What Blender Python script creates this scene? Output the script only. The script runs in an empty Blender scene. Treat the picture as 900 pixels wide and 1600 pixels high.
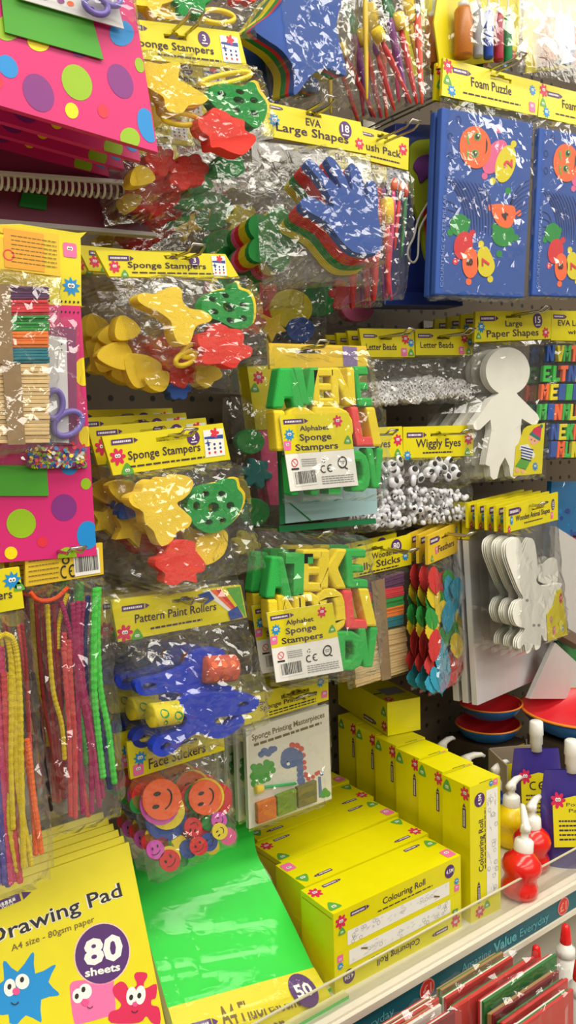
import bpy, math, random
from mathutils import Vector, Matrix, noise
from mathutils.geometry import tessellate_polygon
sc = bpy.context.scene
COL = sc.collection
V = Vector
# ------------------------------------------------------------------ camera
FPX = 1250.0
YAW, PIT, ROL = math.radians(36.3), math.radians(5.1), math.radians(1.6)
CAM = V((0.0, -1.23, 1.5))
FW = V((math.sin(YAW)*math.cos(PIT), math.cos(YAW)*math.cos(PIT), -math.sin(PIT)))
_r = V((math.cos(YAW), -math.sin(YAW), 0)); _d = FW.cross(_r)
RT = math.cos(ROL)*_r + math.sin(ROL)*_d
DN = -math.sin(ROL)*_r + math.cos(ROL)*_d
cam = bpy.data.cameras.new('camera'); cam_o = bpy.data.objects.new('camera', cam); COL.objects.link(cam_o)
cam.sensor_fit = 'VERTICAL'; cam.sensor_height = 36.0; cam.lens = 36.0*FPX/1600.0; cam.clip_start = 0.02
_m = Matrix((RT, -DN, -FW)).transposed().to_4x4(); _m.translation = CAM
cam_o.matrix_world = _m
sc.camera = cam_o

def ray(u, v): return RT*((u-450)/FPX) + DN*((v-800)/FPX) + FW
def P(u, v, Y):
    d = ray(u, v); return CAM + d*((-Y-CAM.y)/d.y)
def PZ(u, v, z):
    d = ray(u, v); return CAM + d*((z-CAM.z)/d.z)
def proj(p):
    q = V(p)-CAM; w = q.dot(FW); return (450+FPX*q.dot(RT)/w, 800+FPX*q.dot(DN)/w)

# ------------------------------------------------------------------ materials
def s2l(c):
    c = c/255.0
    return c/12.92 if c <= 0.04045 else ((c+0.055)/1.055)**2.4
MATS = {}
def mat(name, rgb, rough=0.5, spec=0.5, var=0.06, scale=40.0, bump=0.0, bscale=200.0, metal=0.0, sss=0.0, coat=0.0):
    if name in MATS: return MATS[name]
    m = bpy.data.materials.new(name); m.use_nodes = True
    nt = m.node_tree; N = nt.nodes; Lk = nt.links
    b = N['Principled BSDF']
    lin = [s2l(c) for c in rgb]
    tc = N.new('ShaderNodeTexCoord'); nz = N.new('ShaderNodeTexNoise'); nz.inputs['Scale'].default_value = scale
    nz.inputs['Detail'].default_value = 3
    Lk.new(tc.outputs['Object'], nz.inputs['Vector'])
    rp = N.new('ShaderNodeMapRange'); rp.inputs[3].default_value = 1-var; rp.inputs[4].default_value = 1+var
    Lk.new(nz.outputs['Fac'], rp.inputs[0])
    mx = N.new('ShaderNodeVectorMath'); mx.operation = 'SCALE'; mx.inputs[0].default_value = lin
    Lk.new(rp.outputs[0], mx.inputs['Scale']); Lk.new(mx.outputs[0], b.inputs['Base Color'])
    b.inputs['Roughness'].default_value = rough
    b.inputs['Specular IOR Level'].default_value = spec
    b.inputs['Metallic'].default_value = metal
    if coat: b.inputs['Coat Weight'].default_value = coat; b.inputs['Coat Roughness'].default_value = 0.12
    if bump:
        n2 = N.new('ShaderNodeTexNoise'); n2.inputs['Scale'].default_value = bscale; n2.inputs['Detail'].default_value = 4
        Lk.new(tc.outputs['Object'], n2.inputs['Vector'])
        bp = N.new('ShaderNodeBump'); bp.inputs['Strength'].default_value = bump; bp.inputs['Distance'].default_value = 0.002
        Lk.new(n2.outputs['Fac'], bp.inputs['Height']); Lk.new(bp.outputs[0], b.inputs['Normal'])
    MATS[name] = m
    return m
def film_mat(name, base=0.022, k=1.35, rough=0.035, haze=0.02, tint=(0.99, 0.99, 0.985), hazec=(0.85, 0.85, 0.82)):
    m = bpy.data.materials.new(name); m.use_nodes = True
    nt = m.node_tree; N = nt.nodes; Lk = nt.links
    N.remove(N['Principled BSDF']); out = N['Material Output']
    tr = N.new('ShaderNodeBsdfTransparent'); tr.inputs[0].default_value = (*tint, 1)
    gl = N.new('ShaderNodeBsdfGlossy'); gl.inputs['Roughness'].default_value = rough
    df = N.new('ShaderNodeBsdfDiffuse'); df.inputs[0].default_value = (*hazec, 1)
    ge = N.new('ShaderNodeNewGeometry'); dt = N.new('ShaderNodeVectorMath'); dt.operation = 'DOT_PRODUCT'
    Lk.new(ge.outputs['Normal'], dt.inputs[0]); Lk.new(ge.outputs['Incoming'], dt.inputs[1])
    ab = N.new('ShaderNodeMath'); ab.operation = 'ABSOLUTE'; Lk.new(dt.outputs['Value'], ab.inputs[0])
    iv = N.new('ShaderNodeMath'); iv.operation = 'SUBTRACT'; iv.inputs[0].default_value = 1.0; iv.use_clamp = True; Lk.new(ab.outputs[0], iv.inputs[1])
    pw = N.new('ShaderNodeMath'); pw.operation = 'POWER'; pw.inputs[1].default_value = 5.0; Lk.new(iv.outputs[0], pw.inputs[0])
    fr = N.new('ShaderNodeMath'); fr.operation = 'MULTIPLY_ADD'; fr.inputs[1].default_value = 0.8; fr.inputs[2].default_value = 0.04; Lk.new(pw.outputs[0], fr.inputs[0])
    ma = N.new('ShaderNodeMath'); ma.operation = 'MULTIPLY_ADD'; ma.inputs[1].default_value = k; ma.inputs[2].default_value = base; ma.use_clamp = True
    mn = N.new('ShaderNodeMath'); mn.operation = 'MINIMUM'; mn.inputs[1].default_value = 0.75
    Lk.new(fr.outputs[0], ma.inputs[0]); Lk.new(ma.outputs[0], mn.inputs[0])
    tc = N.new('ShaderNodeTexCoord'); nz = N.new('ShaderNodeTexNoise'); nz.inputs['Scale'].default_value = 45; nz.inputs['Detail'].default_value = 3
    nz.inputs['Distortion'].default_value = 1.2
    bp = N.new('ShaderNodeBump'); bp.inputs['Strength'].default_value = 0.10; bp.inputs['Distance'].default_value = 0.004
    Lk.new(tc.outputs['Object'], nz.inputs['Vector']); Lk.new(nz.outputs['Fac'], bp.inputs['Height'])
    Lk.new(bp.outputs[0], gl.inputs['Normal'])
    m1 = N.new('ShaderNodeMixShader'); m1.inputs[0].default_value = haze
    Lk.new(tr.outputs[0], m1.inputs[1]); Lk.new(df.outputs[0], m1.inputs[2])
    m2 = N.new('ShaderNodeMixShader'); Lk.new(mn.outputs[0], m2.inputs[0]); Lk.new(m1.outputs[0], m2.inputs[1]); Lk.new(gl.outputs[0], m2.inputs[2])
    Lk.new(m2.outputs[0], out.inputs[0])
    MATS[name] = m
    return m
FILM = film_mat('clear_film')
ACR = film_mat('acrylic', base=0.03, k=0.9, rough=0.12, haze=0.035, tint=(0.96, 0.97, 0.95), hazec=(0.75, 0.74, 0.66))
def C_(name, *rgb, **k): return mat(name, rgb, **k)
YEL = C_('yellow_card', 226, 212, 22, rough=0.42)
YBX = C_('yellow_box_board', 230, 220, 0, rough=0.4, coat=0.15)
YBK = C_('yellow_card_back', 226, 190, 40, rough=0.5)
ORB = C_('orange_print', 226, 160, 40, rough=0.5)
PUR = C_('purple_print', 84, 44, 110, rough=0.5)
TXT = C_('title_ink', 62, 44, 66, rough=0.6)
DTX = C_('dark_ink', 40, 36, 34, rough=0.6)
WHT = C_('white_print', 240, 238, 232, rough=0.5)
GRY = C_('grey_ink', 150, 148, 150, rough=0.6)
PNK = C_('pink_print', 236, 112, 165, rough=0.5)
RSP = C_('crimson_print', 214, 36, 84, rough=0.5)
BLP = C_('blue_print', 20, 140, 208, rough=0.5)
GRP = C_('green_print', 90, 166, 60, rough=0.5)
NAV = C_('navy_print', 40, 70, 150, rough=0.5)
SKIN = C_('peach_print', 244, 180, 140, rough=0.5)
MAG = C_('magenta_cover', 214, 36, 116, rough=0.45)
LIME = C_('lime_print', 150, 190, 20, rough=0.45)
DOTB = C_('dot_blue', 20, 140, 214, rough=0.45)
DOTP = C_('dot_purple', 132, 44, 130, rough=0.45)
DOTY = C_('dot_yellow', 250, 220, 0, rough=0.45)
DOTR = C_('dot_red', 226, 46, 66, rough=0.45)
GRC = C_('green_card', 70, 160, 36, rough=0.55)
EYEL = C_('foam_yellow', 226, 200, 40, rough=0.8, bump=0.3, bscale=500)
SPY = C_('sponge_yellow', 250, 214, 62, rough=0.9, bump=0.5, bscale=700)
SPG = C_('sponge_green', 24, 150, 66, rough=0.9, bump=0.5, bscale=700)
SPR = C_('sponge_red', 236, 62, 52, rough=0.9, bump=0.5, bscale=700)
ALG = C_('sponge_leaf_green', 46, 180, 76, rough=0.9, bump=0.5, bscale=700)
ALR = C_('sponge_coral', 240, 82, 82, rough=0.9, bump=0.5, bscale=700)
ALY = C_('sponge_lemon', 242, 216, 40, rough=0.9, bump=0.5, bscale=700)
PLY = C_('plastic_yellow', 246, 214, 20, rough=0.3)
PLB = C_('plastic_blue', 34, 62, 190, rough=0.28)
PLR = C_('plastic_red', 224, 30, 30, rough=0.25)
FBL = C_('foam_blue', 44, 82, 162, rough=0.75)
FRD = C_('foam_red', 214, 44, 52, rough=0.75)
FGR = C_('foam_green', 30, 140, 60, rough=0.75)
FYE = C_('foam_gold', 222, 206, 30, rough=0.75)
FPK = C_('foam_pink', 226, 100, 150, rough=0.75)
FOR = C_('foam_orange', 246, 106, 54, rough=0.75)
WPA = C_('white_paper', 238, 236, 226, rough=0.7)
OWP = C_('off_white_board', 222, 220, 222, rough=0.6)
WOOD = C_('birch_wood', 226, 196, 140, rough=0.65, var=0.12, scale=90)
KRA = C_('kraft_paper', 150, 122, 86, rough=0.8, var=0.1)
CHR = C_('chrome_wire', 190, 186, 176, rough=0.22, metal=1.0)
BLK = C_('black_plastic', 22, 20, 22, rough=0.5)
EYEW = C_('eye_white', 236, 236, 244, rough=0.25, spec=0.6)
FLG = C_('fluorescent_green', 30, 214, 60, rough=0.6)
BROWN = C_('olive_brown_ink', 120, 100, 50, rough=0.7)

KIDS = {}
def adopt(o, parent): o.parent = parent; KIDS.setdefault(parent.name, []).append(o)
# ------------------------------------------------------------------ mesh builder
class Fr:
    def __init__(s, o, ex, ey, n=None):
        s.o, s.ex, s.ey = V(o), V(ex), V(ey)
        s.n = V(n) if n is not None else s.ex.cross(s.ey).normalized()
    def __call__(s, x, y, d=0.0): return s.o + s.ex*x + s.ey*y + s.n*d
    def sub(s, x, y, k=1.0, rot=0.0, sx=1.0):
        c, q = math.cos(rot), math.sin(rot)
        return Fr(s(x, y), (s.ex*c + s.ey*q)*k*sx, (-s.ex*q + s.ey*c)*k, s.n)
IDF = Fr((0, 0, 0), (1, 0, 0), (0, 0, 1), (0, -1, 0))
_TX = {}
def text_mesh(string, bold):
    k = (string, bold)
    if k not in _TX:
        c = bpy.data.curves.new('t', 'FONT'); c.body = string; c.resolution_u = 2; c.offset = bold
        o = bpy.data.objects.new('t', c); me = bpy.data.meshes.new_from_object(o)
        _TX[k] = ([v.co.copy() for v in me.vertices], [list(p.vertices) for p in me.polygons])
        bpy.data.objects.remove(o); bpy.data.meshes.remove(me); bpy.data.curves.remove(c)
    return _TX[k]
class MB:
    def __init__(s): s.v = []; s.f = []; s.m = []; s.ms = []; s.sm = []
    def mi(s, m):
        if m not in s.ms: s.ms.append(m)
        return s.ms.index(m)
    def add(s, vs, fs, m, smooth=False):
        b = len(s.v); s.v += [V(p) for p in vs]; i = s.mi(m)
        for f in fs: s.f.append([b+k for k in f]); s.m.append(i); s.sm.append(smooth)
    def poly(s, fr, pts, d, m, holes=()):
        loops = [[V((x, y, 0)) for x, y in pts]] + [[V((x, y, 0)) for x, y in h] for h in holes]
        fl = [p for l in loops for p in l]
        if len(pts) == 4 and not holes: tri = [(0, 1, 2), (0, 2, 3)]
        else: tri = tessellate_polygon(loops)
        out = []
        for t in tri:
            a, b, c = [fl[i] for i in t]
            out.append(t if (b-a).cross(c-a).z > 0 else (t[0], t[2], t[1]))
        s.add([fr(p.x, p.y, d) for p in fl], out, m)
    def prism(s, fr, pts, d0, d1, m, holes=(), side=None, back=True):
        loops = [[V((x, y, 0)) for x, y in pts]] + [[V((x, y, 0)) for x, y in h] for h in holes]
        fl = [p for l in loops for p in l]; n = len(fl)
        if len(pts) == 4 and not holes: tri = [(0, 1, 2), (0, 2, 3)]
        else: tri = tessellate_polygon(loops)
        tr = []
        for t in tri:
            a, b, c = [fl[i] for i in t]
            tr.append(tuple(t) if (b-a).cross(c-a).z > 0 else (t[0], t[2], t[1]))
        vs = [fr(p.x, p.y, d1) for p in fl] + [fr(p.x, p.y, d0) for p in fl]
        b = len(s.v); s.v += vs; i = s.mi(m); j = s.mi(side or m)
        for t in tr: s.f.append([b+k for k in t]); s.m.append(i); s.sm.append(False)
        if back:
            for t in tr: s.f.append([b+n+k for k in reversed(t)]); s.m.append(j); s.sm.append(False)
        o = 0
        for li, l in enumerate(loops):
            k = len(l); ar = sum(l[q].x*l[(q+1) % k].y-l[(q+1) % k].x*l[q].y for q in range(k))
            ccw = ar > 0
            for q in range(k):
                a, c = b+o+q, b+o+(q+1) % k
                f = [a, a+n, c+n, c] if (ccw != (li > 0)) else [c, c+n, a+n, a]
                s.f.append(f); s.m.append(j); s.sm.append(False)
            o += k
    def text(s, fr, string, m, x=0, y=0, w=1, h=1, d=0.0004, bold=0.0):
        vs, fs = text_mesh(string, bold)
        if not vs: return
        hv, _ = text_mesh('H', bold)
        x0 = min(p.x for p in vs); x1 = max(p.x for p in vs); cap = max(p.y for p in hv)
        kx = w/max(x1-x0, 1e-6); ky = h/cap
        s.add([fr(x+(p.x-x0)*kx, y+p.y*ky, d) for p in vs], fs, m)
    def box(s, lo, hi, m):
        x0, y0, z0 = lo; x1, y1, z1 = hi
        s.add([(x0, y0, z0), (x1, y0, z0), (x1, y1, z0), (x0, y1, z0), (x0, y0, z1), (x1, y0, z1), (x1, y1, z1), (x0, y1, z1)],
              [(0, 3, 2, 1), (4, 5, 6, 7), (0, 1, 5, 4), (1, 2, 6, 5), (2, 3, 7, 6), (3, 0, 4, 7)], m)
    def tube(s, pts, r, m, n=8, closed=False, fuzz=0.0, rnd=None):
        pts = [V(p) for p in pts]; k = len(pts); rings = []; up = None
        for i, p in enumerate(pts):
            if closed: t = pts[(i+1) % k]-pts[i-1]
            else: t = pts[min(i+1, k-1)]-pts[max(i-1, 0)]
            t.normalize()
            if up is None: up = V((0, 0, 1)) if abs(t.z) < 0.9 else V((1, 0, 0))
            a = (up-t*up.dot(t)); a = a.normalized() if a.length > 1e-6 else t.orthogonal().normalized()
            up = a; b2 = t.cross(a); rr = r[i] if isinstance(r, (list, tuple)) else r
            if fuzz: rr *= 1+fuzz*(1 if i % 2 else -1)
            rings.append([p+(a*math.cos(2*math.pi*j/n)+b2*math.sin(2*math.pi*j/n))*rr for j in range(n)])
        vs = [q for g in rings for q in g]; fs = []
        for i in range(k if closed else k-1):
            i2 = (i+1) % k
            for j in range(n): fs.append((i*n+j, i*n+(j+1) % n, i2*n+(j+1) % n, i2*n+j))
        if not closed: fs += [tuple(reversed(range(n))), tuple((k-1)*n+j for j in range(n))]
        s.add(vs, fs, m, smooth=not fuzz)
    def lathe(s, o, prof, m, n=28, axis=V((0, 0, 1)), smooth=True, caps=True):
        axis = V(axis).normalized(); a = axis.orthogonal().normalized(); b = axis.cross(a); o = V(o)
        vs = []; fs = []; k = len(prof)
        for r, z in prof:
            for j in range(n): vs.append(o+axis*z+(a*math.cos(2*math.pi*j/n)+b*math.sin(2*math.pi*j/n))*r)
        for i in range(k-1):
            for j in range(n): fs.append((i*n+j, i*n+(j+1) % n, (i+1)*n+(j+1) % n, (i+1)*n+j))
        if caps: fs += [tuple(reversed(range(n))), tuple((k-1)*n+j for j in range(n))]
        s.add(vs, fs, m, smooth)
    def build(s, name, parent=None, bevel=0.0, seg=2, kind=None, label=None):
        me = bpy.data.meshes.new(name)
        me.from_pydata([tuple(p) for p in s.v], [], s.f)
        for m in s.ms: me.materials.append(m)
        me.polygons.foreach_set('material_index', s.m); me.polygons.foreach_set('use_smooth', s.sm)
        me.update()
        o = bpy.data.objects.new(name, me); COL.objects.link(o)
        if parent is not None: adopt(o, parent)
        if bevel:
            b = o.modifiers.new('soft_edge', 'BEVEL'); b.width = bevel; b.segments = seg; b.limit_method = 'ANGLE'; b.angle_limit = math.radians(40)
        if kind: o['kind'] = kind
        if label: o['label'] = label
        return o
# ------------------------------------------------------------------ planes seen through the camera
class Pl:
    """a real plane: anchor on the ray (u,v) at distance Y from the pegboard, turned by yaw, leaning back by tilt"""
    def __init__(s, u, v, Y, yaw=0.0, tilt=0.0):
        s.A = P(u, v, Y); y, t = math.radians(yaw), math.radians(tilt)
        n0 = V((math.sin(y), -math.cos(y), 0)); up = V((0, 0, 1))
        s.e1 = V((math.cos(y), math.sin(y), 0)); s.n = n0*math.cos(t)+up*math.sin(t); s.e2 = up*math.cos(t)-n0*math.sin(t)
        s.M = Matrix((s.e1, -s.n, s.e2)).transposed().to_4x4(); s.M.translation = s.A
    def L(s, u, v, d=0.0):
        r = ray(u, v); q = s.A+s.n*d; t = (q-CAM).dot(s.n)/r.dot(s.n); w = CAM+r*t-s.A
        return (w.dot(s.e1), w.dot(s.e2))
    def pts(s, px, d=0.0): return [s.L(u, v, d) for u, v in px]
    def p3(s, u, v, d=0.0):
        a, b = s.L(u, v, d); return V((a, -d, b))
    def fr(s, bl, br, tl, d=0.0):
        o, x, y = s.p3(*bl, d), s.p3(*br, d), s.p3(*tl, d)
        return Fr(o, x-o, y-o, (0, -1, 0))
    def sq(s, u, v, r, d=0.0, ang=0.0):
        """square frame centred on a pixel, unit length = r pixels measured upright"""
        o = s.p3(u, v, d); k = (s.p3(u, v-r, d)-o).length
        c, q = math.cos(ang), math.sin(ang)
        return Fr(o, V((c, 0, q))*k, V((-q, 0, c))*k, (0, -1, 0))
def cr(x0, y0, sx, sy=None):
    sy = sy or sx
    return lambda *pts: [(x0+a*sx, y0+b*sy) for a, b in pts]
def smooth(pts, k=4, closed=True):
    n = len(pts); out = []
    for i in range(n if closed else n-1):
        p0, p1, p2, p3 = (pts[(i-1) % n], pts[i], pts[(i+1) % n], pts[(i+2) % n]) if closed else (pts[max(i-1, 0)], pts[i], pts[i+1], pts[min(i+2, n-1)])
        for j in range(k):
            t = j/k
            out.append(tuple(0.5*((2*b)+(-a+c)*t+(2*a-5*b+4*c-d)*t*t+(-a+3*b-3*c+d)*t**3) for a, b, c, d in zip(p0, p1, p2, p3)))
    if not closed: out.append(tuple(pts[-1]))
    return out
def ell(u, v, a, b=None, rot=0.0, n=24):
    b = b or a; c, s = math.cos(rot), math.sin(rot)
    return [(u+a*math.cos(t)*c-b*math.sin(t)*s, v+a*math.cos(t)*s+b*math.sin(t)*c) for t in (2*math.pi*i/n for i in range(n))]
def starp(n, r0, r1, ph=0.0, u=0, v=0):
    return [(u+(r0 if i % 2 else r1)*math.cos(ph+math.pi*i/n), v+(r0 if i % 2 else r1)*math.sin(ph+math.pi*i/n)) for i in range(2*n)]
def petal(n, r0, r1, u=0, v=0, ph=0.0, k=6):
    return [(u+(r0+(r1-r0)*abs(math.cos(n*t/2)))*math.cos(t+ph), v+(r0+(r1-r0)*abs(math.cos(n*t/2)))*math.sin(t+ph)) for t in (2*math.pi*i/(n*k) for i in range(n*k))]
def clip(poly, conv):
    ar = sum(conv[i][0]*conv[(i+1) % len(conv)][1]-conv[(i+1) % len(conv)][0]*conv[i][1] for i in range(len(conv)))
    if ar < 0: conv = conv[::-1]
    out = list(poly)
    for i in range(len(conv)):
        a, b = conv[i], conv[(i+1) % len(conv)]; src, out = out, []
        f = lambda p: (b[0]-a[0])*(p[1]-a[1])-(b[1]-a[1])*(p[0]-a[0])
        for j in range(len(src)):
            p, q = src[j], src[(j+1) % len(src)]; fp, fq = f(p), f(q)
            if fp >= 0: out.append(p)
            if (fp >= 0) != (fq >= 0):
                t = fp/(fp-fq); out.append((p[0]+(q[0]-p[0])*t, p[1]+(q[1]-p[1])*t))
        if not out: return []
    return out
def bil(q, s, t):
    (a, b, c, d) = q
    return tuple((a[i]*(1-s)+b[i]*s)*(1-t)+(d[i]*(1-s)+c[i]*s)*t for i in (0, 1))
# ------------------------------------------------------------------ things
def tag(o, label=None, cat=None, group=None, kind=None):
    if label: o['label'] = label
    if cat: o['category'] = cat
    if group: o['group'] = group
    if kind: o['kind'] = kind
    return o
def thing(name, label, cat, M, group=None):
    o = bpy.data.objects.new(name, None); COL.objects.link(o); o.empty_display_size = 0.02
    o.matrix_world = M if isinstance(M, Matrix) else Matrix.Translation(V(M))
    return tag(o, label, cat, group)
def kids(o): return KIDS.get(o.name, [])
def dup(root, off, label, group=None, ry=0.0, rz=0.0, skip=()):
    r = root.copy(); COL.objects.link(r)
    M = root.matrix_world.copy() if root.parent is None else root.matrix_world
    r.matrix_world = Matrix.Translation(V(off)) @ root.matrix_basis @ Matrix.Rotation(math.radians(ry), 4, 'Y') @ Matrix.Rotation(math.radians(rz), 4, 'Z')
    r['label'] = label
    if group: r['group'] = group
    for ch in kids(root):
        if ch.name.split('.')[0] in skip: continue
        c = ch.copy(); COL.objects.link(c); adopt(c, r)
        for g in kids(ch):
            d = g.copy(); COL.objects.link(d); adopt(d, c)
    return r
ORD = ['front', 'second', 'third', 'fourth', 'fifth', 'sixth', 'seventh', 'eighth', 'ninth', 'tenth']
# ------------------------------------------------------------------ film pouch
CEL = 0.004
def cover_map(root, inv=None):
    """how far the contents of a pack stand out, on a 4 mm grid in the pack's own plane"""
    H = {}
    def put(p):
        k = (int(p.x//CEL), int(p.z//CEL))
        if -p.y > H.get(k, -1): H[k] = -p.y
    def walk(o, off):
        for c in kids(o):
            if c.name.split('.')[0] in ('clear_bag', 'blister', 'outer_bag', 'header_film', 'header_card'): continue
            of = off+c.location
            if c.location.y > 0.0005: continue
            me = c.data; vs = [v.co+of for v in me.vertices]
            for p in me.polygons:
                if p.normal.y > -0.05: continue
                q = [vs[k] for k in p.vertices]
                for t in range(1, len(q)-1):
                    a, b, d = q[0], q[t], q[t+1]; n = min(40, int(max((b-a).length, (d-a).length, (d-b).length)/CEL)+1)
                    for x in range(n+1):
                        for y in range(n+1-x): put(a+(b-a)*(x/n)+(d-a)*(y/n))
            walk(c, of)
    walk(root, V((0, 0, 0)))
    return H
def film(pl, root, quad, bulge=0.03, seed=1, n=None, d0=-0.001, crumple=0.004, name='clear_bag', power=0.45, ridges=11, drape=True):
    rnd = random.Random(seed); mb = MB(); vs = []; fs = []
    off = V((rnd.uniform(-50, 50), rnd.uniform(-50, 50), 0))
    loc = [V((*pl.L(*q), 0)) for q in quad]
    nx = n[0]*2 if n else 30; ny = n[1]*2 if n else 36
    H = cover_map(root) if drape else {}
    lines = []
    for k in range(ridges):
        s, t, a = rnd.uniform(.1, .9), rnd.uniform(.1, .9), rnd.choice((rnd.uniform(-.5, .5), rnd.uniform(0.3, 1.2), rnd.uniform(-1.2, -.3)))
        c = (loc[0]*(1-s)+loc[1]*s)*(1-t)+(loc[3]*(1-s)+loc[2]*s)*t
        lines.append((c, V((math.cos(a), math.sin(a), 0)), rnd.uniform(.02, .06), rnd.uniform(.6, 1.3)))
    for j in range(ny+1):
        for i in range(nx+1):
            s, t = i/nx, j/ny; edge = i in (0, nx) or j in (0, ny)
            if not edge:
                s += rnd.uniform(-0.4, 0.4)/nx; t += rnd.uniform(-0.4, 0.4)/ny
            p = (loc[0]*(1-s)+loc[1]*s)*(1-t)+(loc[3]*(1-s)+loc[2]*s)*t
            es = max(0, 4*s*(1-s)); et = max(0, min(1, 3.5*t)*min(1, 5*(1-t)))
            d = bulge*(es**power)*(et**0.5)*0.6
            if H:
                kx, kz = int(p.x//CEL), int(p.y//CEL); m = max((H.get((kx+a, kz+b), 0) for a in (-3, -2, -1, 0, 1, 2, 3) for b in (-3, -2, -1, 0, 1, 2, 3)), default=0)
                d = max(d, m+0.002) if not edge else d
            if not edge:
                r = 0
                for c, u, L, h in lines:
                    q = p-c; al = q.dot(u)
                    if abs(al) < L: r = max(r, h*(1-abs(al)/L)*max(0, 1-abs(q.x*u.y-q.y*u.x)/0.0075))
                d += crumple*(0.10*rnd.uniform(0, 1)+1.2*abs(noise.noise(p*22+off))+0.25*abs(noise.noise(p*55+off))+1.9*r)
                d = max(d, 0.002)
            else: p = p+V((noise.noise(p*60+off), noise.noise(p*60-off), 0))*0.003
            vs.append((p.x, -d, p.y))
    w = nx+1
    for j in range(ny):
        for i in range(nx):
            a, b, c, e = j*w+i, j*w+i+1, (j+1)*w+i+1, (j+1)*w+i
            fs += [(a, e, c), (a, c, b)] if rnd.random() < 0.5 else [(a, e, b), (b, e, c)]
    mb.add(vs, fs, FILM)
    bk = [vs[i] for i in (0, nx, (ny+1)*w-1, ny*w)]
    mb.add([(x, -d0, z) for x, y, z in bk], [(0, 1, 2, 3)], FILM)
    return mb.build(name, root)
# ------------------------------------------------------------------ printing
def eyes(mb, fr, x, y, r, d):
    for sx in (-1, 1):
        mb.poly(fr, ell(x+sx*r*0.8, y, r, r*1.15, n=12), d, WHT)
        mb.poly(fr, ell(x+sx*r*0.7, y-r*0.15, r*0.4, n=8), d+0.0002, DTX)
def motif(mb, fr, kind, d=0.0005):
    """small printed doodles; frame unit = half size"""
    if kind == 'flower': mb.poly(fr, petal(7, 0.55, 1.0), d, RSP); eyes(mb, fr, 0, 0.1, 0.2, d+0.0002)
    elif kind == 'pinkflower': mb.poly(fr, petal(6, 0.55, 1.0), d, PNK); eyes(mb, fr, 0, 0.1, 0.2, d+0.0002)
    elif kind == 'star': mb.poly(fr, starp(9, 0.62, 1.05, 0.2), d, BLP); eyes(mb, fr, 0, 0.1, 0.22, d+0.0002)
    elif kind == 'blob': mb.poly(fr, smooth([(-0.95, -0.55), (0, 0.85), (0.95, -0.55), (0, -0.75)]), d, GRP); eyes(mb, fr, 0, -0.2, 0.2, d+0.0002)
    elif kind == 'square': mb.poly(fr, smooth([(-.8, -.8), (0, -.85), (.8, -.8), (.85, 0), (.8, .8), (0, .85), (-.8, .8), (-.85, 0)], 2), d, PNK); eyes(mb, fr, 0, 0.2, 0.22, d+0.0002)
def crayon(mb, fr, d=0.0005):
    """purple crayon emblem, unit width, height about 0.16"""
    mb.poly(fr, [(0, -0.09), (0.8, -0.09), (0.8, 0.09), (0, 0.09)], d, PUR)
    mb.poly(fr, [(0.84, -0.09), (1.0, 0), (0.84, 0.09)], d, PUR)
    x = 0.06; rnd = random.Random(5)
    while x < 0.7:
        w = rnd.uniform(0.02, 0.05); mb.poly(fr, [(x, -0.035), (x+w, -0.035), (x+w, 0.035), (x, 0.035)], d+0.0002, WHT); x += w+0.02
def scrib(mb, fr, x0, x1, y, h, m=TXT, d=0.0005, seed=3):
    rnd = random.Random(seed); x = x0
    while x < x1:
        w = min((x1-x0)*rnd.uniform(0.05, 0.13), x1-x)
        mb.poly(fr, [(x, y-h/2), (x+w, y-h/2), (x+w, y+h/2), (x, y+h/2)], d, m); x += w+(x1-x0)*0.018
def barcode(mb, fr, d=0.0006, seed=2):
    mb.poly(fr, [(0, 0), (1, 0), (1, 1), (0, 1)], d, WHT); rnd = random.Random(seed); x = 0.05
    while x < 0.93:
        w = rnd.choice((0.015, 0.025, 0.04)); mb.poly(fr, [(x, 0.14), (x+w, 0.14), (x+w, 0.94), (x, 0.94)], d+0.0002, DTX); x += w+rnd.choice((0.015, 0.03))
def ce_mark(mb, fr, d=0.0006):
    for ox in (0.0, 0.62):
        a = [(ox+0.36+0.34*math.cos(t)*0.9, 0.5+0.48*math.sin(t)) for t in [math.radians(60+q*24) for q in range(11)]]
        b = [(ox+0.36+0.24*math.cos(t)*0.9, 0.5+0.34*math.sin(t)) for t in [math.radians(60+q*24) for q in range(11)]]
        mb.poly(fr, a+b[::-1], d, DTX)
    mb.poly(fr, [(0.7, 0.44), (0.92, 0.44), (0.92, 0.56), (0.7, 0.56)], d, DTX)
def ringp(mb, fr, x, y, r0, r1, m, d, n=20):
    a = ell(x, y, r1, n=n); b = ell(x, y, r0, n=n)
    for i in range(n):
        j = (i+1) % n; mb.poly(fr, [a[i], a[j], b[j], b[i]], d, m)
def slot(s, t, w, h, n=6):
    """euro slot outline in header units"""
    return [(s-w, t-h*0.5), (s-w*0.35, t-h*0.5), (s-w*0.25, t-h), (s+w*0.25, t-h), (s+w*0.35, t-h*0.5), (s+w, t-h*0.5), (s+w, t+h*0.5), (s-w, t+h*0.5)]
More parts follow.
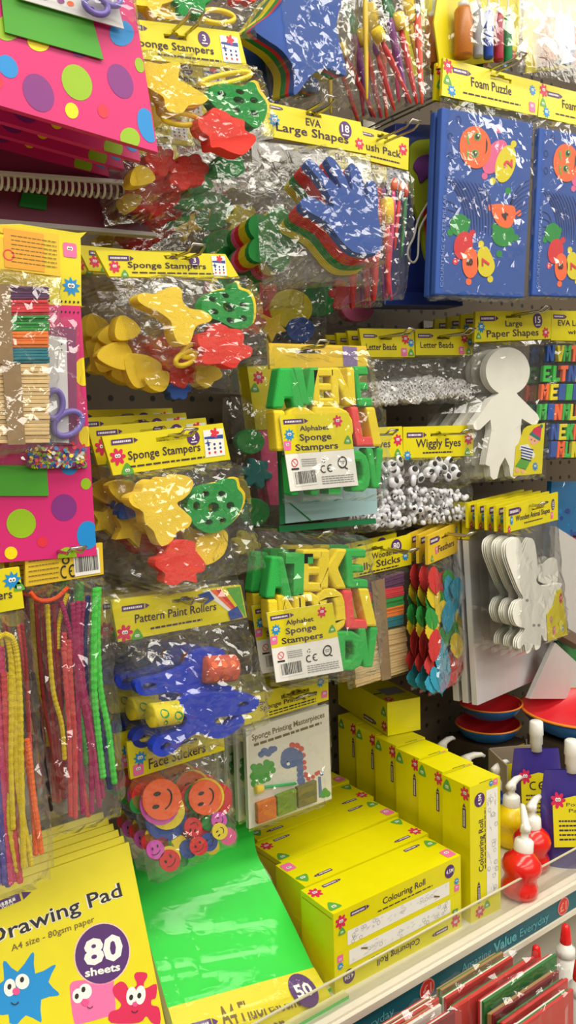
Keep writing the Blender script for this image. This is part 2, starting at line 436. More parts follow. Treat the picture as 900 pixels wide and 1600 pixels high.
def header(pl, root, quad, titles=(), logo=None, motifs=(), roundel=None, hole=None, scribs=(), extra=None, d=0.002, m=None, name='header_card', backprint=False):
    """printed card folded over the top of a bag; quad TL,TR,BR,BL in pixels"""
    mb = MB(); m = m or YEL
    out = pl.pts(quad[::-1], d)
    mid = [bil(quad, *st) for st in ((0.5, 0.5), (0.5, 1.0), (1.0, 0.5), (0, 0.5), (0.5, 0.0))]
    holes = []
    if hole:
        holes = [pl.pts([bil(quad, a, b) for a, b in slot(*hole)], d)]
    mb.prism(IDF, out, -0.003, d, m, holes=holes)
    o, x, y, l, t = [V((*pl.L(*p, d), 0)) for p in mid]
    wv = x and (V((*pl.L(*mid[2], d), 0))-V((*pl.L(*mid[3], d), 0))); hv = V((*pl.L(*mid[4], d), 0))-V((*pl.L(*mid[1], d), 0))
    H = hv.length; W = wv.length; wd = wv.normalized(); hd = V((-wd.y, wd.x, 0))
    def F(s, tt, size, rot=0.0):
        a, b = pl.L(*bil(quad, s, tt), d); c, q = math.cos(rot), math.sin(rot)
        ex = wd*c+hd*q; ey = -wd*q+hd*c
        return Fr((a, -d, b), V((ex.x, 0, ex.y))*size*H, V((ey.x, 0, ey.y))*size*H, (0, -1, 0))
    for s0, s1, tb, cap, txt, *r in titles:
        f = F(s0, tb, 1.0)
        a = V((*pl.L(*bil(quad, s1, tb), d), 0))-V((*pl.L(*bil(quad, s0, tb), d), 0))
        f.ex = V((a.x, 0, a.y)); mb.text(f, txt, r[0] if r else TXT, 0, 0, 1, cap, d=0.0005, bold=r[1] if len(r) > 1 else 0.012)
    if logo:
        s, tt, w = logo; crayon(mb, F(s, tt, w*W/H))
    for k, s, tt, size in motifs: motif(mb, F(s, tt, size), k)
    if roundel:
        s, tt, size, txt = roundel; f = F(s, tt, size)
        mb.poly(f, ell(0, 0, 1), 0.0005, PUR)
        mb.text(f, txt, WHT, -0.3*len(txt), -0.3, 0.6*len(txt), 0.85, d=0.0008, bold=0.02)
        scrib(mb, f, -0.5, 0.5, -0.6, 0.16, WHT, 0.0008)
    for s0, s1, tt, h in scribs:
        f = F(s0, tt, 1.0); a = V((*pl.L(*bil(quad, s1, tt), d), 0))-V((*pl.L(*bil(quad, s0, tt), d), 0))
        f.ex = V((a.x, 0, a.y)); scrib(mb, f, 0, 1, 0, h)
    if extra: extra(mb, F, quad)
    return mb.build(name, root)
def thumb(mb, F, quad, s=0.895, t=0.5):
    f = F(s, t, 0.36); mb.poly(f, [(-.85, -1), (.85, -1), (.85, 1), (-.85, 1)], 0.0005, WHT)
    mb.poly(f, [(-.8, .35), (.8, .25), (.8, .55), (-.8, .5)], 0.0007, NAV); mb.poly(f, petal(5, .2, .4, .1, .72), 0.0007, DOTR)
    for i in range(3):
        for j in range(3): mb.poly(f, ell(-.5+i*.5, -.7+j*.3, .1, n=8), 0.0007, NAV if j else DOTR)
    mb.poly(f, starp(4, .08, .3, 0, -.55, .05), 0.0009, NAV)
def hook(u, v, Y, label, drop=0.0, length=None, wide=0.016):
    """chrome double wire prong standing out of the pegboard, tip turned up"""
    a = P(u, v, Y); ext = length if length else 0.03
    y1 = a.y-ext; w = wide/2; x, z = a.x, a.z
    mb = MB(); mb.tube([(x-w, -0.004, z+0.004), (x-w, y1, z), (x-w, y1-0.012, z+0.007), (x+w, y1-0.012, z+0.007), (x+w, y1, z), (x+w, -0.004, z+0.004)], 0.0019, CHR, 7)
    mb.box((x-w-0.008, -0.008, z-0.012), (x+w+0.008, -0.002, z+0.02), CHR)
    return tag(mb.build('display_hook'), label, 'hook', 'display hooks on the pegboard')
# ================================================================== SETTING
def pegboard_mat():
    m = bpy.data.materials.new('pegboard'); m.use_nodes = True
    nt = m.node_tree; N = nt.nodes; Lk = nt.links; b = N['Principled BSDF']
    tc = N.new('ShaderNodeTexCoord'); vm = N.new('ShaderNodeVectorMath'); vm.operation = 'SCALE'; vm.inputs['Scale'].default_value = 1/0.038
    Lk.new(tc.outputs['Object'], vm.inputs[0])
    fr = N.new('ShaderNodeVectorMath'); fr.operation = 'FRACTION'; Lk.new(vm.outputs[0], fr.inputs[0])
    sb = N.new('ShaderNodeVectorMath'); sb.operation = 'SUBTRACT'; sb.inputs[1].default_value = (0.5, 0.5, 0.5); Lk.new(fr.outputs[0], sb.inputs[0])
    ml = N.new('ShaderNodeVectorMath'); ml.operation = 'MULTIPLY'; ml.inputs[1].default_value = (1, 0, 1); Lk.new(sb.outputs[0], ml.inputs[0])
    ln = N.new('ShaderNodeVectorMath'); ln.operation = 'LENGTH'; Lk.new(ml.outputs[0], ln.inputs[0])
    lt = N.new('ShaderNodeMath'); lt.operation = 'LESS_THAN'; lt.inputs[1].default_value = 0.13; Lk.new(ln.outputs['Value'], lt.inputs[0])
    mx = N.new('ShaderNodeMix'); mx.data_type = 'RGBA'; mx.inputs[6].default_value = (s2l(92), s2l(78), s2l(60), 1); mx.inputs[7].default_value = (0.01, 0.008, 0.006, 1)
    Lk.new(lt.outputs[0], mx.inputs[0]); Lk.new(mx.outputs[2], b.inputs['Base Color']); b.inputs['Roughness'].default_value = 0.6
    return m
mb = MB(); mb.box((-1.2, 0, 0.3), (3.6, 0.012, 2.9), pegboard_mat()); tag(mb.build('wall_back'), kind='structure')
mb = MB(); mb.box((-3, -3.6, -0.05), (4.5, 0.05, 0.0), C_('floor_vinyl', 170, 160, 145, rough=0.35, var=0.1, scale=6)); tag(mb.build('floor'), kind='structure')
SZ = 0.737; SF = 0.45
CREAM = C_('shelf_enamel', 222, 214, 196, rough=0.4)
TEAL = C_('teal_strip', 22, 92, 106, rough=0.45)
LTEAL = C_('pale_teal_ink', 90, 170, 178, rough=0.5)
sh = thing('gondola_shelf', 'cream metal shelf carrying the yellow boxes, with a teal price strip along its front', 'shelf', (0.9, -SF/2, SZ))
mb = MB(); mb.box((-1.3, -0.225, -0.014), (1.7, 0.221, 0), CREAM); mb.box((-1.3, -0.232, -0.052), (1.7, -0.221, 0.002), CREAM)
mb.box((-1.3, -0.238, -0.013), (1.7, -0.232, -0.002), CREAM); mb.box((-1.3, -0.238, -0.056), (1.7, -0.232, -0.047), CREAM); mb.build('shelf_board', sh)
mb = MB(); mb.box((-1.3, -0.2355, -0.046), (1.7, -0.2322, -0.014), TEAL)
fs = Fr((0, -0.2357, -0.030), (1, 0, 0), (0, 0, 1), (0, -1, 0))
RDB = C_('roundel_rose', 232, 140, 130, rough=0.5); RDR = C_('roundel_red', 206, 52, 44, rough=0.5)
LX = lambda u, v: P(u, v, SF+0.012).x-0.9
for u, v in ((668, 1527), (881, 1407)):
    x = LX(u, v)
    mb.poly(fs, ell(x, 0, 0.0152), 0.0004, RDB); mb.poly(fs, ell(x, 0, 0.0135), 0.0006, RDR); mb.text(fs, '£1', RDB, x-0.0095, -0.0075, 0.018, 0.015, 0.0008, 0.02)
for u0, u1, v, t, b in ((556, 616, 1580, 'Everyday', 0), (722, 768, 1497, 'Amazing', 0), (772, 808, 1472, 'Value', 0.03), (813, 858, 1450, 'Everyday', 0)):
    x0, x1 = LX(u0, v+15), LX(u1, v-12)
    mb.text(fs, t, LTEAL, x0, -0.008, x1-x0, 0.013 if not b else 0.016, 0.0004, b)
mb.build('price_strip', sh)
mb = MB(); mb.box((-0.62, -0.2215, -0.001), (1.7, -0.2185, 0.0445), ACR); mb.box((-0.62, -0.2216, 0.0446), (1.7, -0.2184, 0.0462), C_('acrylic_edge', 206, 200, 170, rough=0.3)); mb.build('riser', sh, label='clear acrylic lip standing along the shelf front')
mb = MB(); LZ = 0.40
mb.box((-1.2, -0.72, LZ-0.03), (2.6, 0, LZ), CREAM); mb.box((-1.2, -0.735, LZ-0.06), (2.6, -0.72, LZ+0.002), CREAM)
tag(mb.build('lower_shelf'), 'cream lower shelf under the teal strip carrying bagged card pads and glue bottles', 'shelf')

# ================================================================== SPONGE STAMPER PACKS
bq_ = {}
c = cr(130, 370, 1/3)
def sponge_pack(name_lab, pl, hq, bq, group, star, apple, holes, flower, rings, hole, seed, titles, rd, sub, logo, mot, back=None, bulge=0.036, flowerhole=True):
    r = thing('sponge_stamper_pack', name_lab, 'craft pack', pl.M, group)
    header(pl, r, hq, titles=titles, logo=logo, motifs=mot, roundel=rd, hole=hole, scribs=sub, extra=lambda mb, F, q: thumb(mb, F, q))
    def solid(nm, px, d0, d1, m, hs=(), bev=0.005):
        mb = MB(); mb.prism(IDF, pl.pts(px, d1), d0, d1, m, holes=[pl.pts(h, d1) for h in hs]); return mb.build(nm, r, bevel=bev, seg=3)
    solid('star_sponge', smooth(star, 3), 0.004, 0.026, SPY, bev=0.007)
    solid('apple_sponge', smooth(apple, 3), 0.006, 0.022, SPG, holes, 0.002)
    ap = [(x+4, y-3) for x, y in apple]
    solid('apple_handle', smooth(ap, 2), 0.001, 0.006, PLY, (), 0.001)
    solid('flower_sponge', smooth(flower, 3), 0.008, 0.028, SPR, (), 0.005)
    for (u, v, a, b, rot) in rings:
        mb = MB(); mb.tube([pl.p3(x, y, 0.012) for x, y in ell(u, v, a, b, rot, 20)], 0.0032, PLY, 8, closed=True); mb.build('sponge_handle', r)
    if back:
        for nm, px, m in back: solid(nm, smooth(px, 3), 0.0, 0.012, m, (), 0.004)
    film(pl, r, bq, bulge, seed, crumple=0.006, ridges=34); bq_[r.name] = bq
    return r
ST = 'Sponge Stampers'
# middle hook
plm = Pl(265, 410, 0.375)
mid = sponge_pack('sponge stampers pack with the tilted yellow star, front one on the middle hook', plm,
    [(149, 391), (352, 397), (375, 435), (171, 432)], [(171, 432), (376, 434), (430, 572), (262, 578)], 'sponge stamper packs on the middle hook',
    c((258, 275), (285, 262), (360, 270), (385, 245), (435, 233), (462, 250), (467, 300), (500, 335), (560, 345), (603, 375), (590, 400), (530, 420), (505, 490), (475, 508), (440, 490), (420, 440), (410, 395), (350, 350), (290, 325), (258, 300)),
    c((555, 330), (565, 290), (600, 260), (650, 250), (690, 250), (700, 220), (718, 215), (730, 245), (770, 260), (795, 300), (800, 360), (790, 410), (750, 430), (700, 425), (640, 395), (580, 370)),
    [ell(*c((x, y))[0], a/3, b/3, 0.5, 10) for x, y, a, b in ((608, 292, 20, 13), (668, 275, 18, 12), (683, 330, 30, 22), (617, 350, 20, 13), (690, 392, 20, 14), (750, 320, 18, 13), (752, 382, 18, 14))],
    c((540, 460), (560, 450), (600, 440), (622, 405), (665, 415), (690, 430), (735, 435), (755, 465), (752, 500), (792, 520), (785, 560), (740, 580), (715, 615), (680, 610), (640, 595), (580, 600), (555, 580), (570, 540), (540, 500)),
    [(290, 560, 17, 9, -0.5), (297, 548, 14, 8, -0.6)], (0.60, 0.20, 0.09, 0.16), 11,
    [(0.18, 0.78, 0.64, 0.20, ST)], (0.725, 0.32, 0.22, '3'), [(0.19, 0.82, 0.83, 0.045)], (0.07, 0.28, 0.18), [('flower', 0.08, 0.62, 0.22), ('blob', 0.13, 0.88, 0.16)])
c = cr(130, 640, 1/3)
pll = Pl(265, 690, 0.372)
low = sponge_pack('sponge stampers pack with the hand-like yellow sponge, front one on the lower hook', pll,
    [(159, 682), (348, 661), (360, 718), (177, 743)], [(177, 743), (361, 718), (415, 887), (240, 932)], 'sponge stamper packs on the lower hook',
    c((215, 415), (245, 395), (270, 385), (285, 350), (320, 328), (350, 342), (365, 320), (400, 318), (415, 332), (440, 305), (495, 315), (517, 345), (500, 390), (470, 420), (440, 440), (480, 480), (510, 515), (490, 555), (440, 575), (415, 620), (370, 640), (345, 610), (330, 570), (290, 530), (280, 480), (230, 450)),
    c((488, 470), (495, 420), (540, 370), (600, 350), (650, 345), (680, 325), (715, 330), (725, 370), (748, 400), (745, 450), (715, 510), (660, 560), (590, 580), (530, 550), (500, 510)),
    [ell(*c((x, y))[0], a/3, b/3, 0.0, 10) for x, y, a, b in ((532, 452, 17, 22), (575, 395, 18, 16), (612, 460, 28, 26), (690, 450, 20, 18), (590, 528, 20, 14), (655, 520, 16, 14), (650, 395, 18, 14))],
    c((400, 650), (415, 620), (470, 612), (520, 620), (528, 660), (575, 725), (560, 760), (528, 770), (535, 812), (480, 800), (430, 825), (380, 810), (385, 770), (340, 735), (345, 700), (380, 690)),
    [(262, 770, 14, 7, -0.3)], (0.60, 0.24, 0.17, 0.11), 12,
    [(0.16, 0.77, 0.66, 0.21, ST)], (0.735, 0.30, 0.19, '3'), [(0.16, 0.79, 0.84, 0.045)], (0.06, 0.18, 0.21), [('flower', 0.08, 0.55, 0.22), ('blob', 0.13, 0.88, 0.18)],
    back=[('pale_sponge', c((540, 600), (640, 560), (680, 590), (660, 680), (580, 730), (530, 690)), SPY)])
c = cr(200, 0, 1/3)
plt = Pl(285, 60, 0.385)
top = sponge_pack('sponge stampers pack with star above red flower sponge, front one on the upper hook', plt,
    [(178, 26), (373, 50), (388, 110), (188, 88)], [(188, 88), (389, 110), (428, 218), (238, 246)], 'sponge stamper packs on the upper hook',
    c((75, 290), (150, 300), (215, 290), (247, 301), (238, 365), (290, 400), (340, 430), (378, 460), (345, 488), (285, 495), (255, 530), (200, 525), (175, 500), (165, 455), (110, 420), (70, 380)),
    c((380, 440), (400, 400), (470, 392), (540, 405), (565, 385), (595, 390), (612, 430), (652, 490), (640, 560), (600, 600), (550, 570), (480, 540), (420, 510), (385, 470)),
    [ell(*c((x, y))[0], a/3, b/3, 0.3, 10) for x, y, a, b in ((440, 440, 22, 12), (525, 430, 22, 12), (520, 470, 28, 17), (590, 470, 20, 14), (510, 515, 18, 10), (590, 530, 20, 14))],
    c((330, 550), (375, 542), (400, 505), (460, 525), (490, 548), (545, 565), (550, 610), (600, 640), (585, 680), (540, 725), (480, 712), (430, 690), (390, 690), (380, 640), (340, 610)),
    [(353, 123, 40, 7, -0.2), (282, 186, 28, 9, 0.1)], (0.47, 0.34, 0.09, 0.12), 13,
    [(0.12, 0.755, 0.68, 0.19, ST)], (0.70, 0.30, 0.20, '3'), [(0.3, 0.8, 0.84, 0.045)], (0.06, 0.2, 0.18), [('flower', 0.06, 0.6, 0.2)])
# packs behind: contents have slid to other places
def sponge_back(pl, src, cx, cy, seed, label, group, arr):
    r = thing('sponge_stamper_pack', label, 'craft pack', pl.M, group)
    hd = [k for k in kids(src) if k.name.startswith('header_card')][0].copy(); COL.objects.link(hd); adopt(hd, r)
    for kk, (nm, kind, u, v, s, rot, m) in enumerate(arr):
        dd_ = 0.016+0.0016*kk
        pts = {'star': smooth(starp(5, 0.52, 1.0, rot), 2), 'flower': petal(6, 0.8, 1.05, ph=rot, k=4), 'blob': smooth([(rr_*math.cos(rot+q*1.047), rr_*math.sin(rot+q*1.047)*.9) for q, rr_ in enumerate((1.05, .78, 1.1, .8, .95, .85))], 4)}[kind]
        px = [(u+x*s, v+y*s) for x, y in pts]
        mb = MB(); mb.prism(IDF, pl.pts(px, dd_), 0.002+0.0004*kk, dd_, m); mb.build(nm, r, bevel=0.0028, seg=3)
    q = bq_[src.name]; film(pl, r, [q[0], q[1], (q[2][0]-8, q[2][1]+44), (q[3][0]-12, q[3][1]+44)], 0.034, seed, n=(11, 14), crumple=0.005, ridges=14)
    return r
# each arrangement is given where the contents hang, in the front pack's own plane
arrB = [('star_sponge', 'blob', 228, 565, 33, 0.3, SPY), ('yellow_sponge', 'blob', 265, 592, 31, 1.2, SPY), ('flower_sponge', 'flower', 322, 572, 34, 0.2, SPR), ('blue_sponge', 'flower', 330, 606, 24, 0.4, FBL), ('red_sponge', 'blob', 331, 603, 19, 0.7, SPR), ('round_sponge', 'blob', 236, 522, 24, 2, SPY), ('lower_sponge', 'blob', 378, 592, 28, 0, SPY), ('long_sponge', 'blob', 296, 612, 24, 2.4, SPY)]
for (src, pl, nm, n, arr, gr) in (
    (mid, plm, 'middle', 4, arrB, 'sponge stamper packs on the middle hook'),
    (low, pll, 'lower', 3, [('star_sponge', 'star', 235, 850, 34, 0.5, SPY), ('flower_sponge', 'blob', 330, 830, 26, 0.2, SPY), ('apple_sponge', 'blob', 215, 795, 28, 0.7, SPY), ('round_sponge', 'flower', 280, 880, 24, 0, SPR), ('blue_sponge', 'blob', 232, 815, 17, 0, FBL), ('yellow_sponge', 'blob', 260, 820, 30, 2.2, SPY)], 'sponge stamper packs on the lower hook'),
    (top, plt, 'upper', 4, [('star_sponge', 'blob', 250, 150, 34, 0.5, SPY), ('flower_sponge', 'flower', 330, 215, 34, 0.2, SPR), ('apple_sponge', 'flower', 275, 225, 30, 0.7, SPR), ('red_sponge', 'flower', 305, 240, 30, 1.7, SPR), ('yellow_sponge', 'blob', 255, 235, 22, 0, SPY), ('green_sponge', 'blob', 378, 205, 26, 0, SPG)], 'sponge stamper packs on the upper hook')):
    for i in range(n):
        rj = random.Random(len(nm)*10+i); lab = '%s sponge stampers pack from the front on the %s hook, partly hidden' % (ORD[i+1], nm)
        ar2 = [(a, k, u+rj.uniform(-14, 14), v+rj.uniform(-14, 14), s_*rj.uniform(.8, 1.1), ro_+rj.uniform(-1, 1), m) for a, k, u, v, s_, ro_, m in arr]
        b0 = sponge_back(pl, src, 0, 0, 200+len(bq_)*17+i, lab, gr, ar2)
        b0.matrix_world = Matrix.Translation((rj.uniform(-.004, .004), 0.046*(i+1), (0.010 if nm != 'upper' else -0.014)*(i+1))) @ pl.M @ Matrix.Rotation(math.radians(rj.uniform(-4, 4)), 4, 'Y')
hook(284, 403, 0.375, 'chrome hook carrying the sponge stampers packs with the tilted star')
hook(272, 681, 0.372, 'chrome hook carrying the lowest sponge stampers packs')
plu = Pl(310, -60, 0.37)
up_ = thing('sponge_stamper_pack', 'sponge stampers pack cut by the top edge, only its bottom in view', 'craft pack', plu.M, 'sponge stamper packs at the top edge')
for nm, px, m, d in (('apple_sponge', petal(6, 22, 34, 300, -6, k=5), SPG, .02), ('star_sponge', starp(5, 20, 36, .2, 240, -8), SPY, .02), ('oval_sponge', ell(268, 18, 34, 12, .1), SPY, .012), ('flower_sponge', petal(6, 20, 30, 385, -25), SPR, .02)):
    mb = MB(); mb.prism(IDF, plu.pts(smooth(px, 2), d), 0.004, d, m); mb.build(nm, up_, bevel=.004)
mb = MB(); mb.tube([plu.p3(x, y, 0.014) for x, y in ell(338, 26, 28, 10, .12, 22)], 0.0032, PLY, 8, closed=True); mb.build('sponge_handle', up_)
film(plu, up_, [(205, -80), (400, -70), (400, 62), (212, 48)], 0.035, 17)
# packs on the back row whose headers stay out of sight
for k, (u, v, Y, nm, arr) in enumerate(((430, 470, 0.12, 'red and yellow foam shapes pack low behind the foam hand bag', ((410, 470, 34, 'flower', FRD), (455, 482, 34, 'apple', FYE), (425, 510, 26, 'star', SPY), (470, 515, 22, 'apple', FBL), (395, 500, 24, 'flower', FOR))),
    (520, 475, 0.10, 'dim foam shapes pack in the shadow left of the letter beads', ((500, 468, 30, 'apple', FGR), (540, 462, 28, 'flower', FRD), (560, 480, 26, 'apple', FPK))),
    (395, 760, 0.16, 'green and teal foam pieces pack between lower sponge stampers and alphabet sponges', ((392, 690, 22, 'apple', FGR), (402, 740, 26, 'flower', C_('foam_teal', 20, 110, 110, rough=.8)), (398, 800, 24, 'apple', FGR), (388, 850, 22, 'flower', FYE))),
    (345, 330, 0.10, 'yellow and green foam pieces pack deep behind the upper sponge stampers', ((330, 330, 34, 'apple', FGR), (290, 350, 30, 'star', SPY), (380, 345, 28, 'flower', FYE), (350, 385, 30, 'apple', FGR))))):
    pb = Pl(u, v, Y); r = thing('foam_shape_pack', nm, 'craft pack', pb.M)
    for kk, (x, y, s_, kd, m) in enumerate(arr):
        dd_ = 0.016+0.0016*kk
        pts = {'star': smooth(starp(5, .5, 1., .3), 2), 'flower': petal(6, .62, 1., ph=.2, k=4), 'apple': ell(0, 0, 1, .9, 0, 18)}[kd]
        mb = MB(); mb.prism(IDF, pb.pts([(x+a*s_, y+b*s_) for a, b in pts], dd_), .004, dd_, m); mb.build({'star': 'foam_star', 'flower': 'foam_flower', 'apple': 'foam_disc'}[kd], r, bevel=.003)
    xs = [a[0] for a in arr]; ys = [a[1] for a in arr]
    film(pb, r, [(min(xs)-40, min(ys)-70), (max(xs)+40, min(ys)-70), (max(xs)+40, max(ys)+35), (min(xs)-40, max(ys)+35)], .03, 150+k)
hook(280, 52, 0.385, 'chrome hook carrying the uppermost sponge stampers packs')

# ================================================================== FOAM SHAPE PACKS
def stack_part(pl, r, nm, px, cols, d0, step, shift=(0, 0), thick=0.9, bev=0.0):
    """a stack of identical foam sheets, first colour in front; each sheet one part"""
    base = {}
    n = len(cols); loc = pl.pts(px, d0)
    for i, m in enumerate(cols):
        if m not in base:
            mb = MB(); mb.prism(IDF, loc, d0-step*thick, d0, m); o = mb.build(nm, r, bevel=bev); base[m] = o
        else: o = base[m].copy(); COL.objects.link(o); adopt(o, r)
        o.location = (shift[0]*i, step*i, shift[1]*i)
c = cr(370, 0, 1/3)
pls = Pl(470, 60, 0.30)
es = thing('foam_star_pack', 'bag of large foam star shapes with the blue star in front, at the top edge', 'craft pack', pls.M)
star = smooth(c((82, 138), (120, 100), (180, 55), (240, -20), (300, -110), (350, -150), (410, -100), (450, -40), (496, -5), (466, 110), (490, 230), (514, 335), (500, 352), (440, 320), (380, 330), (330, 375), (285, 437), (265, 432), (270, 330), (215, 240), (130, 180)), 3)
stack_part(pls, es, 'foam_star', star, [FBL]*4+[FRD]*3+[FGR]*4+[FYE]*6, 0.045, 0.0026, (-0.0002, 0.0004))
film(pls, es, [(385, -70), (556, -60), (552, 168), (425, 170)], 0.05, 21, crumple=0.0028)
dup(es, (0.0, 0.06, -0.004), 'second bag of foam stars, showing yellow edges behind the blue star bag')
hook(470, -40, 0.30, 'chrome hook carrying the foam star bags')
c = cr(350, 150, 1/3)
plh = Pl(495, 200, 0.335)
eh = thing('foam_hand_pack', 'bag of large foam shapes with the blue hand in front and a header marked 18', 'craft pack', plh.M, 'foam hand packs')
header(plh, eh, c((190, 25), (640, 122), (672, 272), (186, 185)), [(0.42, 0.57, 0.45, 0.22, 'EVA'), (0.12, 0.83, 0.78, 0.25, 'Large Shapes')], logo=(0.05, 0.12, 0.13),
       motifs=[('star', 0.1, 0.5, 0.22), ('flower', 0.94, 0.72, 0.2)], roundel=(0.82, 0.36, 0.27, '18'), hole=(0.51, 0.10, 0.08, 0.10))
hand = smooth(c((385, 305), (400, 293), (430, 315), (480, 375), (540, 430), (546, 418), (510, 350), (483, 298), (492, 283), (520, 300), (560, 360), (590, 430), (600, 430), (594, 370), (588, 325), (605, 317), (638, 350), (655, 420), (660, 470), (675, 470), (672, 410), (685, 397), (712, 412), (722, 470), (722, 560), (738, 640), (738, 710), (715, 735), (660, 740), (610, 730), (560, 690), (520, 640), (480, 590), (430, 560), (378, 532), (360, 508), (368, 482), (410, 473), (450, 493), (500, 517), (516, 510), (480, 440), (430, 370), (390, 325)), 3)
stack_part(plh, eh, 'foam_hand', hand, [FBL]*4+[FRD]*6+[FGR]*4+[FYE]*4, 0.046, 0.0024, (-0.0003, -0.0013))
film(plh, eh, [(392, 218), (578, 241), (600, 446), (412, 452)], 0.058, 22, crumple=0.0034)
plh2 = Pl(440, 300, 0.27)
ef = thing('foam_flower_pack', 'bag of foam flower shapes in pink, green and yellow behind the hand bag', 'craft pack', plh2.M)
fl = petal(5, 0.66, 1.0, k=8); fl = [(428+x*46, 372+y*52) for x, y in fl]
stack_part(plh2, ef, 'foam_flower', fl, [FGR]*3+[FYE]*5+[FRD]*3+[FPK]*3+[FGR]*3, 0.045, 0.0027, (-0.0004, -0.0006))
film(plh2, ef, [(372, 250), (520, 240), (520, 440), (368, 450)], 0.055, 23, crumple=0.004)
dup(ef, (-0.01, 0.062, -0.03), 'second bag of foam flowers from the front, deep behind the hand bag')
hook(487, 176, 0.335, 'chrome hook carrying the foam hand bag')

# ================================================================== BRUSH PACKS
def brush(pl, r, a, b, w, hm, tipm, tip=0.25, ferr=None, d=0.012, kind='brush'):
    """handle from pixel a (tip end) to pixel b"""
    A, B = pl.p3(*a, d), pl.p3(*b, d); ax = (B-A); Ln = ax.length; ax.normalize(); k = (pl.p3(a[0], a[1]-w*1.35, d)-A).length/2
    mb = MB(); mb.lathe(A, [(k*0.5, Ln*tip*0.9), (k, Ln*(tip+0.12)), (k*1.05, Ln*(tip+0.25)), (k*0.75, Ln*0.8), (k*0.45, Ln*0.98), (0.0004, Ln)], hm, 14, ax); o = mb.build('paint_brush', r)
    mb = MB()
    if kind == 'dab': mb.lathe(A, [(k*1.4, 0), (k*2.0, Ln*0.02), (k*2.1, Ln*tip*0.5), (k*1.9, Ln*tip), (k*0.6, Ln*tip*1.05)], tipm, 16, ax); mb.build('sponge_tip', o)
    else: mb.lathe(A, [(0.0004, 0), (k*0.9, Ln*tip*0.3), (k*1.1, Ln*tip*0.6), (k*0.8, Ln*tip*0.92)], tipm, 14, ax); mb.build('bristle_tip', o)
    if ferr: mb = MB(); mb.lathe(A, [(k*0.95, Ln*tip*0.7), (k*1.12, Ln*tip*0.72), (k*1.05, Ln*(tip+0.08)), (k*0.8, Ln*(tip+0.1))], ferr, 14, ax); mb.build('ferrule', o)
HR = C_('lacquer_red', 206, 40, 44, rough=0.3); HP = C_('lacquer_purple', 120, 40, 130, rough=0.3); HY = C_('lacquer_yellow', 214, 180, 40, rough=0.35); HG = C_('lacquer_green', 20, 110, 60, rough=0.35); HO = C_('lacquer_orange', 226, 80, 40, rough=0.35); HK = C_('lacquer_pink', 206, 50, 110, rough=0.3)
c = cr(370, 0, 1/3)
plb = Pl(615, 60, 0.31)
bu = thing('brush_pack', 'upper brush pack of yellow sponge dabbers and red handled brushes, at the top edge', 'craft pack', plb.M, 'brush packs')
for a, b, w, hm, tm, tp, fe, kd, d in (
    ((650, 130), (818, 486), 22, HR, SPY, 0.17, None, 'dab', 0.02), ((680, -80), (800, 485), 28, HP, HG, 0.2, HG, 'b', 0.012), ((752, 60), (845, 490), 24, HR, SPY, 0.18, None, 'dab', 0.016),
    ((790, -60), (845, 300), 22, HY, SPY, 0.45, None, 'dab', 0.006), ((840, -40), (868, 492), 26, HO, WPA, 0.12, CHR, 'b', 0.014), ((600, -100), (610, 470), 20, HY, SPY, 0.1, None, 'b', 0.008),
    ((720, 0), (760, 480), 22, HK, HG, 0.2, None, 'b', 0.004), ((640, 200), (740, 520), 20, HR, HP, 0.2, None, 'b', 0.004)):
    brush(plb, bu, c(a)[0], c(b)[0], w/3, hm, tm, tp, fe, d, kd)
film(plb, bu, c((585, -100), (884, -100), (884, 500), (602, 510)), 0.038, 31, n=(10, 16))
bu2 = dup(bu, (-0.028, 0.05, -0.01), 'second brush pack from the front, with purple handles left of the upper one')
c = cr(350, 150, 1/3)
pl2 = Pl(600, 215, 0.295)
bl = thing('brush_pack', 'lower brush pack with header reading Brush Pack, right of the blue foam hand', 'craft pack', pl2.M, 'brush packs')
header(pl2, bl, [(548, 193), (639, 216), (638, 266), (547, 244)], [(0.1, 0.87, 0.68, 0.22, 'Brush Pack')], logo=(0.2, 0.2, 0.2), motifs=[('flower', 0.9, 0.4, 0.2)], hole=(0.55, 0.16, 0.09, 0.1), scribs=[(0.35, 0.85, 0.85, 0.045)])
for a, b, w, hm, tm, tp, fe, kd, d in (
    ((762, 480), (770, 930), 24, HR, SPY, 0.26, None, 'dab', 0.02), ((830, 400), (800, 720), 14, HR, FOR, 0.2, CHR, 'b', 0.016), ((856, 410), (830, 760), 18, HG, HO, 0.2, None, 'b', 0.012),
    ((800, 380), (760, 950), 24, HK, FOR, 0.12, None, 'b', 0.012), ((715, 420), (700, 965), 40, HR, HR, 0.1, None, 'b', 0.016), ((745, 420), (748, 955), 20, HP, HP, 0.1, None, 'b', 0.01), ((730, 500), (785, 960), 20, HK, HY, 0.1, None, 'b', 0.006)):
    brush(pl2, bl, c(a)[0], c(b)[0], w/3, hm, tm, tp, fe, d, kd)
film(pl2, bl, [(545, 248), (639, 268), (632, 468), (558, 472)], 0.036, 32, n=(10, 16))
dup(bl, (0.0, 0.05, -0.004), 'second lower brush pack from the front, behind the one beside the foam hand')
hook(594, 222, 0.295, 'long chrome hook standing out over the lower brush pack', length=0.065)

